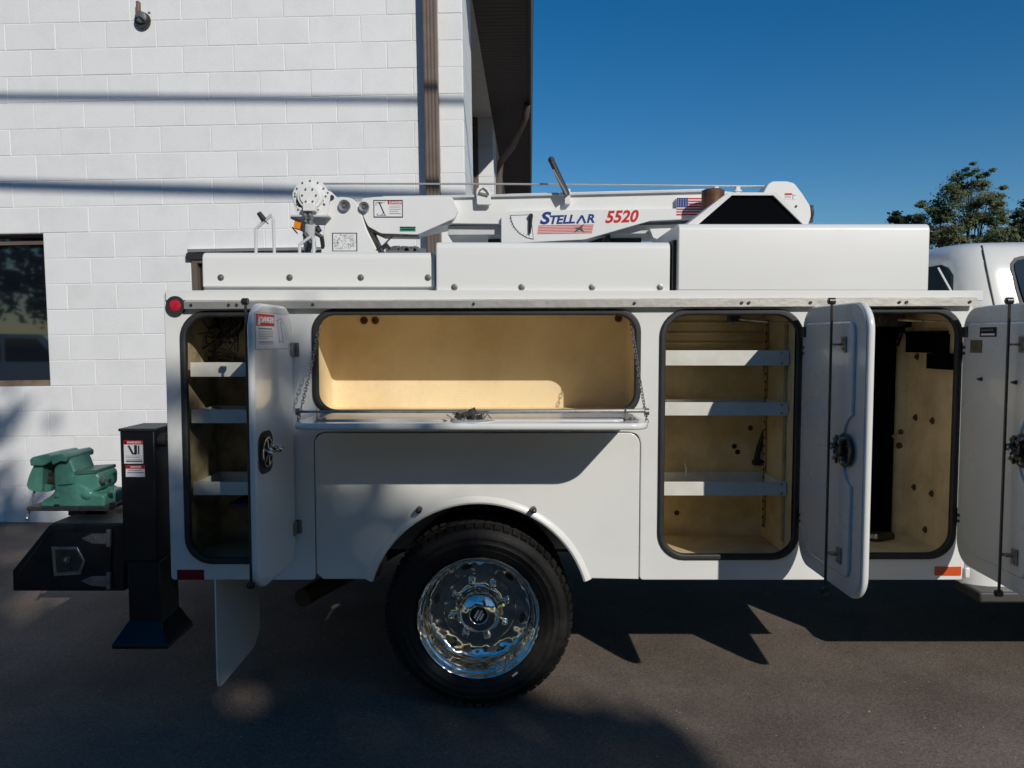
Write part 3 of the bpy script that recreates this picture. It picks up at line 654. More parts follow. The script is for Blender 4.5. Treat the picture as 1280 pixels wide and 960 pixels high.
for y0, y1 in ((438, 457), (503, 519.5), (602.5, 619.5)):
    w = MB(); p0, p1 = at(977, y0+3, 3.379), at(977, y1-3, 3.379)
    for p in (p0, p1): w.cyl((p.x, 3.3795, p.z), (p.x, 3.374, p.z), .0045, 8)
    tag(w.build('shelf_screw', 'steel', k3_), kind='stuff')
w = MB(); w.tube([(C3[0]+.17, 3.52, at(0, 600, 3.5).z+.012), (C3[0]+.17, 3.52, at(0, 586, 3.5).z), (C3[0]+.162, 3.52, at(0, 580, 3.5).z)], .003, 6); w.tube([(C3[0]+.19, 3.50, at(0, 600, 3.5).z+.012), (C3[0]+.28, 3.46, at(0, 603, 3.5).z+.006)], .0025, 6); tag(w.build('wire_hook', 'shelfwhite', k3_), kind='stuff')
# door stays
def stay(par, a, b, m='steel'):
    s = MB(); a = Vector(a); b = Vector(b); mid = a + (b-a)*.55; s.tube([a, mid], .008, 8); s.tube([mid, b], .0045, 8); s.sphere(a, .014, 8); s.obox(a + Vector((-.015, .01, .0)), (.016, .014, .022)); s.sphere(b, .009, 8); return s.build('door_stay', m, par)
stay(k3_, at(925, 399, 3.55), at(993, 405, 3.33)); stay(k4_, at(1112, 399, 3.58), at(1192, 403, 3.33))
s_ = MB(); p = at(925, 397, 3.56); s_.box((p.x-.05, 3.54, p.z-.02), (p.x+.0, 3.60, p.z+.02)); s_.build('stay_bracket', 'darksteel', k3_, bevel=.004)
s_ = MB(); p = at(1100, 400, 3.6); s_.box((p.x-.04, 3.54, p.z-.03), (p.x+.09, 3.64, p.z+.035)); s_.cyl((p.x-.03, 3.53, p.z), (p.x-.03, 3.5, p.z), .022, 12); s_.build('stay_bracket', 'darksteel', k4_, bevel=.004)
# wide compartment: grommets, chains, hinge
w = MB()
for x, y in ((455, 400.5), (469, 400.5), (773, 398)):
    p = at(x, y, i2[3]-.001); w.lathe([(0, -.004), (.008, -.004), (.009, -.010), (.016, -.010), (.019, .0)], p, (0, 1, 0), 16)
w.build('grommet', 'rust', k2_)
w = MB(); p = at(408, 457, 3.42); w.lathe([(0, .0), (.006, .006), (.016, .004), (.018, -.001)], (i2[0]+.001, 3.45, p.z), (1, 0, 0), 16); w.build('grommet', 'darksteel', k2_)
# dark junction panel and comb bracket in the compartment by the cab
Yc = i4[3]
w = MB(); a = at(1040, 674, Yc-.03); b = at(1121, 410, Yc-.03); w.box((a.x, Yc-.035, a.z), (b.x, Yc-.012, b.z)); pnl = w.build('black_panel', 'hollow', k4_, bevel=.003)
w = MB()
for x, y in ((1116, 545), (1114, 674), (1108, 420)): p = at(x, y, Yc-.036); w.cyl((p.x, Yc-.0355, p.z), (p.x, Yc-.042, p.z), .008, 8)
w.build('screw', 'steel', pnl)
xr = i4[1]
def wallpt(x, y):                                   # point on the right-hand wall of the compartment
    d = ray(x, y); t = (xr - EYE.x)/d.x; return EYE + d*t
cb = MB(); a = wallpt(1134, 440); b = wallpt(1188, 420)
y0_, y1_ = min(a.y, b.y), max(a.y, b.y)
cb.box((xr-.03, y0_, a.z), (xr-.002, y1_, a.z+.085))
for i in range(6): yy = y0_ + (y1_-y0_)*(i+.2)/6.2; cb.box((xr-.035, yy, a.z+.085), (xr-.002, yy+(y1_-y0_)/9, a.z+.1))
p = wallpt(1176, 461); cb.box((xr-.04, YS+.06, p.z), (xr-.0025, p.y+.05, a.z-.001)); cb.build('terminal_rack', 'hollow', k4_, smooth=False)
for x, y in ((1147, 446), (1145, 522), (1166, 526), (1143, 609), (1165, 617), (1157, 662)):
    p = wallpt(x, y); w = MB(); w.lathe([(0, -.012), (.007, -.012), (.008, -.004), (.016, -.003), (.017, 0)], (xr-.001, p.y, p.z), (1, 0, 0), 10); w.build('bolt', 'rustpipe', k4_)
w = MB(); p = at(1126, 540, Yc-.002); w.lathe([(0, -.004), (.012, -.004), (.014, .001)], p, (0, 1, 0), 12); p = at(1124, 557, Yc-.002); w.lathe([(0, -.004), (.014, -.004), (.016, .001)], p, (0, 1, 0), 12); w.build('grommet', 'rust', k4_)
w = MB(); w.tube([(xr-.30, Yc-.10, C4[1]+.004), (xr-.22, Yc-.14, C4[1]+.012), (xr-.12, Yc-.10, C4[1]+.01)], [.02, .028, .018], 8); w.build('rag', 'darksteel', k4_)
w = MB(); rg = random.Random(15)
for i in range(9):
    a = at(rg.uniform(1088, 1128), rg.uniform(392, 402), Yc-rg.uniform(.04, .12)); b = at(rg.uniform(1088, 1122), rg.uniform(415, 450), Yc-.05); w.tube([a, (a+b)/2 + Vector((rg.uniform(-.03, .03), -.03, 0)), b], .006, 6)
w.obox(at(1112, 408, Yc-.06), (.06, .03, .03)); w.obox(at(1128, 404, Yc-.05), (.03, .03, .02)); tag(w.build('wiring', 'hollow', k4_), kind='stuff')
# wires in the rear compartment
w = MB(); rg = random.Random(9); Y1 = i1[3]
for i in range(26):
    a = at(rg.uniform(236, 308), rg.uniform(394, 402), Y1-rg.uniform(.03, .2)); b = at(rg.uniform(240, 300), rg.uniform(420, 452), Y1-.10); mid = (a+b)/2 + Vector((rg.uniform(-.09, .05), rg.uniform(-.08, .08), rg.uniform(-.06, .02)))
    w.tube([a, a*.6+mid*.4 + Vector((0, 0, -.02)), mid, mid*.4+b*.6, b], rg.choice((.003, .004, .006)), 6)
w.tube([at(266, 447, Y1-.05), at(280, 420, Y1-.06), at(300, 402, Y1-.06), at(310, 398, Y1-.06)], .007, 6); w.tube([at(264, 447, Y1-.05), at(272, 425, Y1-.06), at(282, 405, Y1-.06)], .006, 6)
w.tube([at(262, 444, Y1-.05), at(276, 447, Y1-.05), at(290, 448, Y1-.03)], .006, 6)
w.build('wiring', 'rubber', k1_)
w = MB(); w.cyl(at(284, 400, Y1-.1), at(284, 412, Y1-.09), .03, 14); w.obox(at(298, 396, Y1-.12), (.05, .03, .02)); w.build('solenoid', 'darksteel', k1_)
for x, y, rd in ((288, 448, .02), (254, 407, .018)):
    w = MB(); p = at(x, y, Y1-.03); w.cyl(p, p + Vector((0, .02, 0)), rd, 14); w.build('grommet', 'darksteel', k1_)
w = MB(); w.tube([at(240, 440, Y1-.14), at(246, 430, Y1-.12), at(250, 442, Y1-.1), at(262, 449, Y1-.1)], .008, 6); w.build('harness_loom', 'rust', k1_)

# ------------------------------------------------------------------ doors of the side compartments
def door_frame(H, u):                               # local a = along the width from the hinge, b = up, c = out of the inner face
    u = Vector((u[0], u[1], 0)).normalized(); z = Vector((0, 0, 1)); n = u.cross(z)
    Mx = Matrix((( u.x, 0, n.x, H[0]), (u.y, 0, n.y, H[1]), (0, 1, 0, 0), (0, 0, 0, 1))); return Mx
def T(Mx, c): return Mx @ Matrix.Translation((0, 0, c))
def hinge(Mx, z, par, t):
    h_ = MB(); h_.cyl(Mx @ Vector((-.004, z-.035, 0)), Mx @ Vector((-.004, z+.035, 0)), .009, 12)
    h_.add([Mx @ Vector(v) for v in ((-.002, z-.032, t/2+.0005), (.05, z-.032, t/2+.0005), (.05, z+.032, t/2+.0005), (-.002, z+.032, t/2+.0005), (-.002, z-.032, t/2+.004), (.05, z-.032, t/2+.004), (.05, z+.032, t/2+.004), (-.002, z+.032, t/2+.004))],
           [(0, 3, 2, 1), (4, 5, 6, 7), (0, 1, 5, 4), (1, 2, 6, 5), (2, 3, 7, 6), (3, 0, 4, 7)])
    for s in (-.016, .016): h_.cyl(Mx @ Vector((.030, z+s, t/2+.003)), Mx @ Vector((.030, z+s, t/2+.009)), .006, 8)
    return h_
def latch(Mx, cx, cz, c, par, sc=1.0):              # rotary latch mechanism with its rods, on the inner face
    q = MB(); r_ = random.Random(4); P = lambda a, b, d: Mx @ Vector((cx + a*sc, cz + b*sc, c + d*sc))
    q.lathe([(0, 0), (.062, 0), (.064, .004), (.060, .008), (.046, .010), (.040, .004), (.012, .004)], P(.012, 0, 0), Mx.to_3x3() @ Vector((0, 0, 1)), 24)
    q.build('latch_dish', 'darksteel', par)
    q = MB(); ax = Mx.to_3x3()
    for a, b, d, h3 in ((0, 0, .02, (.028, .012, .008)), (-.018, .024, .022, (.008, .03, .006)), (.022, -.026, .02, (.02, .008, .006)), (.004, .034, .016, (.024, .006, .01)), (-.036, .004, .018, (.018, .006, .004)), (.03, .01, .026, (.006, .02, .004)), (-.01, -.03, .026, (.006, .022, .004))):
        q.obox(P(a, b, d), [v*sc for v in h3], ax @ Matrix.Rotation(r_.uniform(-.5, .5), 3, 'Z'))
    tag(q.build('latch_lever', 'darksteel', par), kind='stuff')
    q = MB()
    for a, b, d in ((.03, .045, .016), (-.028, .038, .02), (.034, -.042, .016), (-.03, -.034, .02), (0, 0, .032), (.012, -.018, .03), (-.02, .01, .03)):
        q.cyl(P(a, b, d-.008), P(a, b, d+.006), .0075*sc, 8); q.sphere(P(a, b, d+.006), .007*sc, 8)
    q.tube([P(.02, .02, .03), P(.034, .03, .036), P(.03, .052, .03), P(.006, .056, .026)], .003*sc, 6)
    tag(q.build('latch_pin', 'steel', par), kind='stuff')
    q = MB(); q.obox(P(-.056, .006, .014), (.014*sc, .012*sc, .010*sc), ax); q.build('latch_catch', 'black', par)
def rod(Mx, a0, b0, a1, b1, c, par):
    q = MB(); A = Mx @ Vector((a0, b0, c)); B = Mx @ Vector((a1, b1, c)); q.tube([A, B], .0055, 8)
    n = (Mx.to_3x3() @ Vector((0, 0, 1)))
    for e in (A, B): q.cyl(e - n*.010, e + n*.012, .013, 14); q.cyl(e + n*.010, e + n*.016, .007, 8)
    return q.build('latch_rod', 'darksteel', par)
def guide(Mx, a, b, c, par):
    q = MB(); P = lambda x, y, z: Mx @ Vector((a+x, b+y, c+z)); ax = Mx.to_3x3()
    q.obox(P(.03, 0, .003), (.018, .030, .002), ax); q.obox(P(.008, .0, .015), (.016, .004, .014), ax)
    for s in (-.018, .018): q.cyl(P(.034, s, .003), P(.034, s, .009), .006, 8)
    return q.build('rod_guide', 'steel', par)
def screws(Mx, pts, c, par, m='darksteel', r=.0065):
    q = MB()
    for a, b in pts: q.cyl(Mx @ Vector((a, b, c-.001)), Mx @ Vector((a, b, c+.005)), r, 10)
    return q.build('screw', m, par)
def side_door(H, u, w, z0, z1, label, t=.026, inner=True):
    Mx = door_frame(H, u)
    d = plate('compartment_door', [rr(.006, z0, w, z1, .105)], t, Mx, 'gel' , truck, bevel=.010)
    d['label'] = label; c = t/2
    # inner liner with pressed panel and a scallop round the latch
    plate('door_liner', [rr(.012, z0+.006, w-.012, z1-.006, .10)], .003, T(Mx, c+.0012), 'doorin', d, bevel=.0012)
    zc = (z0+z1)/2; wl = w-.085; rs = .10
    L_ = [(.045, z0+.075+.05), (.045, z1-.075)] 
    out = [(.05, z0+.14), (.05, z1-.07), (wl, z1-.07), (wl, zc+rs+.03)] + [(wl - rs*.75*math.sin(math.radians(a)), zc + (rs+.03)*math.cos(math.radians(a))) for a in range(15, 180, 15)] + [(wl, zc-rs-.03), (wl, z0+.07), (.14, z0+.07)]
    out = smooth_poly(out[::-1], .045, 4)
    plate('pressed_panel', [out], .016, T(Mx, c+.006), 'doorin', d, bevel=.0075)
    return Mx, d, c
zt, zb_ = Z_(386), Z_(698)
M3, D3, c3 = side_door((X_(1001)+.006, YS-.012), (.022, -1), .585, zb_-.004, zt+.006, 'open door between the shelved compartment and the cab side compartment')
M4, D4, c4 = side_door((X_(1199)+.006, YS-.012), (-.055, -1), .60, zb_-.004, zt+.006, 'open door nearest the cab, cut by the right edge')
for Mx, D, c, wd_ in ((M3, D3, c3, .565), (M4, D4, c4, .59)):
    zc = (zt+zb_)/2
    rod(Mx, wd_-.165, zt+.012, wd_-.165, zb_-.01, c+.052, D)
    latch(Mx, wd_-.125, zc-.0, c+.012, D, 1.0)
    guide(Mx, wd_-.165, zt-.15, c+.016, D); guide(Mx, wd_-.165, zb_+.14, c+.016, D)
    screws(Mx, [(.028, zt-.165), (.028, zt-.19), (.028, zb_+.20), (.028, zb_+.175)], c+.003, D)
    q = MB(); q.obox(Mx @ Vector((.055, zt-.10, c+.016)), (.018, .022, .008), Mx.to_3x3()); q.build('stay_mount', 'darksteel', D, bevel=.004)
    for z in (zt-.18, zb_+.19):
        hinge(Mx, z, D, -.03).build('hinge', 'darksteel', D)
# stickers and snap studs on the last door
def dquad(Mx, a0, b0, a1, b1, c, m, par, name, th=.0008):
    q = MB(); q.add([Mx @ Vector(v) for v in ((a0, b0, c), (a1, b0, c), (a1, b1, c), (a0, b1, c), (a0, b0, c+th), (a1, b0, c+th), (a1, b1, c+th), (a0, b1, c+th))], [(0, 3, 2, 1), (4, 5, 6, 7), (0, 1, 5, 4), (1, 2, 6, 5), (2, 3, 7, 6), (3, 0, 4, 7)])
    return q.build(name, m, par, smooth=False)
def onplane(Mx, x, y, c=0.0):
    Mi = Mx.inverted(); o = Mi @ EYE; d = Mi.to_3x3() @ ray(x, y); return o + d*((c - o.z)/d.z)
cs = c4 + .0142
def px_rect(Mx, x0, y0, x1, y1, c): 
    a = onplane(Mx, x0, (y0+y1)/2, c); b = onplane(Mx, x1, (y0+y1)/2, c); t_ = onplane(Mx, (x0+x1)/2, y0, c); u_ = onplane(Mx, (x0+x1)/2, y1, c)
    return min(a.x, b.x), u_.y, max(a.x, b.x), t_.y
rc = px_rect(M4, 1225, 409, 1246, 421, cs); bs = dquad(M4, *rc, cs, 'black', D4, 'black_sticker'); dquad(M4, rc[0]+.012, rc[1]+.006, rc[2]-.012, rc[1]+.013, cs+.0012, 'white', bs, 'print_bar')
for k_ in range(5): a_ = rc[0] + .012 + k_*(rc[2]-rc[0]-.03)/5; dquad(M4, a_, rc[3]-.016, a_ + (rc[2]-rc[0])/9, rc[3]-.007, cs+.0012, 'greyprint', bs, 'print_mark')
rc = px_rect(M4, 1213, 425, 1228, 441, cs); dquad(M4, *rc, cs, 'steel', D4, 'foil_sticker')
for x, y in ((1227, 474), (1270, 478)):
    p = onplane(M4, x, y, cs); q = MB(); q.tube([M4 @ Vector((p.x, p.y, cs-.004)), M4 @ Vector((p.x, p.y, cs+.016))], [.010, .004], 10); q.tube([M4 @ Vector((p.x-.012, p.y, cs+.012)), M4 @ Vector((p.x+.012, p.y, cs+.012))], .003, 6); q.build('snap_stud', 'darksteel', D4)

# rear door: seen from outside
M1 = door_frame((X_(367)-.004, YS-.014), (-.045, -1)); c1 = .013; w1 = .445
D1_ = plate('compartment_door', [rr(.006, zb_-.004, w1, zt+.006, .10)], .026, M1, 'gel', truck, bevel=.010); D1_['label'] = 'open rear door with red danger sticker and round latch handle'
# (outer face is local -c)
co = -.0135
def flip(Mx): return Mx @ Matrix.Diagonal((-1, 1, -1, 1))
F1 = flip(M1)                                       # local a' = -a, reading left to right from the free edge to the hinge
def p1(x, y): return onplane(M1, x, y, co)
rc = px_rect(M1, 319, 392, 359, 436, co)
stk = dquad(M1, rc[0]-.002, rc[1]-.002, rc[2]+.002, rc[3]+.002, co-.0006, 'greyprint', D1_, 'danger_sticker', .0002)
dquad(M1, rc[0], rc[1], rc[2], rc[3], co-.0012, 'white', stk, 'print_ground', .0003)
sc_ = rc[2]-rc[0]; hh = rc[3]-rc[1]
# reading direction: large a (free edge) at the left of the picture
def sA(f): return rc[2] - f*sc_
def sB(f): return rc[3] - f*hh
dquad(M1, sA(.56), sB(.36), sA(.02), sB(.03), co-.0020, 'red', stk, 'print_block')
text('print_letters', 'DANGER', .031, F1 @ Matrix.Translation((-(sA(.34)), sB(.20), -(co-.0026))), 'white', stk, bold=.001, wscale=1.15)
q = MB(); q.prism([M1 @ Vector((sA(.05), sB(.33), co-.0022)), M1 @ Vector((sA(.14), sB(.33), co-.0022)), M1 @ Vector((sA(.095), sB(.07), co-.0022))], (M1.to_3x3() @ Vector((0, 0, -.0006)))); q.build('print_triangle', 'white', stk, smooth=False)
for i, (f0, f1, ln) in enumerate(((.42, .455, .42), (.50, .515, .46), (.55, .565, .46), (.60, .615, .46), (.65, .665, .46), (.70, .715, .3), (.79, .82, .46), (.85, .865, .46))):
    dquad(M1, sA(.06+ln), sB(f1), sA(.08), sB(f0), co-.0016, 'greyprint', stk, 'print_line')
q = MB()
for a, b in (((.66, .15), (.72, .75)), ((.76, .2), (.84, .78)), ((.62, .2), (.80, .12)), ((.8, .12), (.86, .3)), ((.70, .78), (.86, .80)), ((.72, .70), (.72, .85)), ((.84, .70), (.84, .85))):
    q.tube([M1 @ Vector((sA(a[0]), sB(a[1]), co-.0012)), M1 @ Vector((sA(b[0]), sB(b[1]), co-.0012))], .0012, 4)
q.build('print_figure', 'greyprint', stk)
# round latch: recessed black dish with chromed T handle
p = p1(332, 565); q = MB(); nrm = M1.to_3x3() @ Vector((0, 0, -1))
plate('latch_bezel', [rr(p.x-.075, p.y-.082, p.x+.075, p.y+.082, .05)], .004, T(M1, co-.001), 'darksteel', D1_, bevel=.0015)
q.lathe([(.062, .003), (.066, .006), (.060, .009), (.052, .006), (.044, .0035), (0, .0035)], M1 @ Vector((p.x, p.y, co)), nrm, 28); q.build('latch_dish', 'black', D1_)
q = MB(); q.lathe([(.054, .008), (.058, .011), (.054, .014), (.050, .011), (.054, .008)], M1 @ Vector((p.x, p.y, co)), nrm, 28)
for a in (20, 80, 140, 200, 260, 320): 
    ca, sa = math.cos(math.radians(a)), math.sin(math.radians(a)); q.tube([M1 @ Vector((p.x+ca*.015, p.y+sa*.015, co-.012)), M1 @ Vector((p.x+ca*.05, p.y+sa*.05, co-.011))], .0045, 6)
q.sphere(M1 @ Vector((p.x, p.y, co-.016)), .017, 12); q.build('latch_handle', 'chrome', D1_)
q = MB(); q.cyl(M1 @ Vector((p.x-.062, p.y+.005, co)), M1 @ Vector((p.x-.062, p.y+.005, co-.03)), .014, 12); q.sphere(M1 @ Vector((p.x-.062, p.y+.005, co-.034)), .015, 10); q.build('key_lock', 'chrome', D1_)
for z in (Z_(437), Z_(658)):
    q = MB(); hx = X_(367)+.004
    q.box((hx-.004, YS-.006, z-.030), (hx+.026, YS-.0005, z+.030)); q.cyl((hx-.006, YS-.014, z-.032), (hx-.006, YS-.014, z+.032), .008, 10)
    q.obox(M1 @ Vector((.022, z, co-.003)), (.020, .028, .003), M1.to_3x3())
    for s in (-.016, 0, .016): q.cyl((hx+.014, YS-.005, z+s), (hx+.014, YS-.012, z+s), .005, 8)
    q.build('hinge', 'steel', D1_)
rod(M1, w1-.11, zt+.014, w1-.11, zb_-.008, c1+.045, D1_)
plate('pressed_panel', [rr(.05, zb_+.07, w1-.08, zt-.07, .06)], .014, T(M1, c1+.006), 'doorin', D1_, bevel=.006)

# drop down door of the wide compartment
DZ = 1.255; dX0, dX1 = at(362, 533, 2.86).x, at(814, 533, 2.86).x
dd = rr(dX0, -3.285, dX1, -2.86, .075)             # a = X, b = -Y ; laid flat, inner face up
Mt = Matrix(((1, 0, 0, 0), (0, -1, 0, 0), (0, 0, -1, DZ), (0, 0, 0, 1)))
DD = plate('drop_door', [dd], .026, Mt, 'gel', truck, bevel=.010); DD['label'] = 'long bottom hinged door folded down flat'
q = plate('pressed_panel', [rr(dX0+.07, -3.24, dX1-.07, -2.95, .06)], .010, Mt @ Matrix.Translation((0, 0, -.014)), 'doorin', DD, bevel=.005)
q = MB(); z = DZ+.013
q.box((dX0+.08, 3.268, z-.004), (dX1-.08, 3.297, z+.0035)); q.cyl((dX0+.08, 3.292, z+.006), (dX1-.08, 3.292, z+.006), .006, 8); q.build('hinge', 'steel', DD)
q = MB(); zr_ = z+.034; Yr = 2.97
q.tube([(dX0+.0, Yr, zr_), (at(575, 518, Yr).x, Yr, zr_)], .005, 8); q.tube([(at(603, 518, Yr).x, Yr, zr_), (dX1+.0, Yr, zr_+.004)], .008, 8)
for x in (dX0, dX1): q.cyl((x-.006, Yr, zr_), (x+.010, Yr, zr_), .014, 14)
q.build('latch_rod', 'steel', DD)
Ml = Matrix(((1, 0, 0, 0), (0, 1, 0, 0), (0, 0, 1, 0), (0, 0, 0, 1)))
q = MB(); cx = at(588, 525, 2.93).x; cy = 2.95
q.lathe([(.085, 0), (.085, .004), (.06, .007), (0, .007)], (cx+.01, cy, z), (0, 0, 1), 24); q.build('latch_dish', 'doorin', DD)
q = MB(); rg = random.Random(8)
for i in range(12): q.obox((cx + rg.uniform(-.045, .045), cy + rg.uniform(-.04, .03), z + .012 + rg.uniform(0, .028)), (rg.uniform(.006, .018), rg.uniform(.006, .018), rg.uniform(.004, .012)), Matrix.Rotation(rg.uniform(-.6, .6), 3, 'Y') @ Matrix.Rotation(rg.uniform(0, 3), 3, 'Z'))
q.build('latch_lever', 'darksteel', DD)
q = MB()
for x, y, h_ in ((-.045, .01, .045), (.045, .01, .045), (-.02, -.02, .04), (.02, -.02, .035), (0, .02, .055)): q.cyl((cx+x, cy+y, z+.006), (cx+x, cy+y, z+h_*.8), .007, 8)
q.tube([(cx-.07, cy, z+.03), (cx+.07, cy, z+.034)], .006, 6); q.tube([(cx+.05, cy-.03, z+.01), (cx+.065, cy-.03, z+.03), (cx+.08, cy-.03, z+.012)], .003, 6); q.tube([(cx-.06, cy-.03, z+.008), (cx-.09, cy-.03, z+.028)], .003, 6)
tag(q.build('latch_pin', 'steel', DD), kind='stuff')
for x in (at(397, 520, 2.95).x, at(784, 520, 2.95).x):
    q = MB(); q.box((x-.006, Yr-.015, z), (x-.002, Yr+.015, z+.045)); q.box((x-.006, Yr-.02, z), (x+.045, Yr+.02, z+.004)); q.cyl((x+.02, Yr, z+.003), (x+.02, Yr, z+.012), .008, 8); q.build('rod_guide', 'steel', DD, bevel=.001)
def chain(a, b, sag, n, par):
    q = MB(); a = Vector(a); b = Vector(b); P = [a.lerp(b, t/n) + Vector((0, 0, -sag*4*(t/n)*(1-t/n))) for t in range(n+1)]
    for i in range(n):
        c = (P[i]+P[i+1])/2; t = (P[i+1]-P[i]); L_ = t.length*.5*1.30; t.normalize()
        w_ = t.orthogonal().normalized(); w_ = (Matrix.Rotation((i % 2)*PI/2 + .5, 3, t) @ w_); r_ = L_*.55
        pts = [c + t*(L_-r_*.6)*s1 + (t*math.cos(an)*r_*.6 + w_*math.sin(an)*r_) for s1, an in ((1, 1.2), (1, 0), (1, -1.2), (-1, PI+1.2), (-1, PI), (-1, PI-1.2))]
        q.tube(pts, L_*.17, 5, closed=True)
    return q.build('support_chain', 'steel', par)
chain(at(401, 401, 3.34), at(371, 531, 2.96), .012, 34, DD); chain(at(788, 398, 3.34), at(809, 528, 2.96), .012, 34, DD)

# mud flap, underside
q = MB(); fx0 = at(271, 790, 3.3).x; zf0, zf1 = Z_(863)+.0, BZ0+.02
q.prism([(fx0, 3.30, zf1), (fx0, 3.30, zf0+.05), (fx0, 3.312, zf0+.012), (fx0, 3.34, zf0), (fx0, 3.78, zf0), (fx0, 3.87, zf0+.06), (fx0, 3.88, zf0+.28), (fx0, 3.82, zf1)], (-.007, 0, 0)); q.build('mud_flap', 'gel2', truck, bevel=.002)
u = MB()
for y in (4.08, 4.92): u.box((BX0+.1, y-.04, .60), (4.7, y+.04, .84))
for x in (-1.3, -.7, .4, 1.2, 1.8): u.box((x-.04, 4.121, .68), (x+.04, 4.879, .80))
for x in (-1.2, -.4, .5, 1.3): u.box((x-.05, YS+.05, .845), (x+.05, 5.6, .858))
u.build('chassis_frame', 'undercoat', truck, smooth=False)
u = MB(); u.cyl((WC.x, 3.75, .357), (WC.x, 5.25, .357), .065, 16); u.sphere((WC.x, 4.5, .357), .20, 16, (1, .8, 1)); u.cyl((WC.x+.1, 4.5, .42), (3.0, 4.5, .6), .045, 12); u.build('axle', 'undercoat', truck)
u = MB(); u.box((WC.x-.65, 3.99, .46), (WC.x+.65, 4.06, .52)); u.build('leaf_spring', 'undercoat', truck, bevel=.01)
u = MB(); u.tube([(1.8, 4.7, .5), (.3, 4.7, .48), (-.35, 4.15, .62), (-.75, 3.95, .42), (-.95, 3.72, .36), (-1.0, 3.60, .35)], .045, 14); u.build('exhaust_pipe', 'rustpipe', truck)
u = MB(); u.box((.55, 4.13, .34), (1.7, 4.7, .56)); u.build('fuel_tank', 'undercoat', truck, bevel=.03)
u = MB(); u.obox((-.70, 3.70, .50), (.07, .12, .05)); u.build('step_bracket', 'rustpipe', truck, bevel=.02)
# dark skirt added under the body so that the underside reads dark
u = MB(); u.box((BX0+.05, YS+.06, BZ0+.003), (FX0-.01, SD-.01, BZ0+.02)); u.box((FX1+.01, YS+.06, BZ0+.003), (BX1-.05, SD-.01, BZ0+.02)); u.build('shade_skirt', 'undercoat', truck, smooth=False)

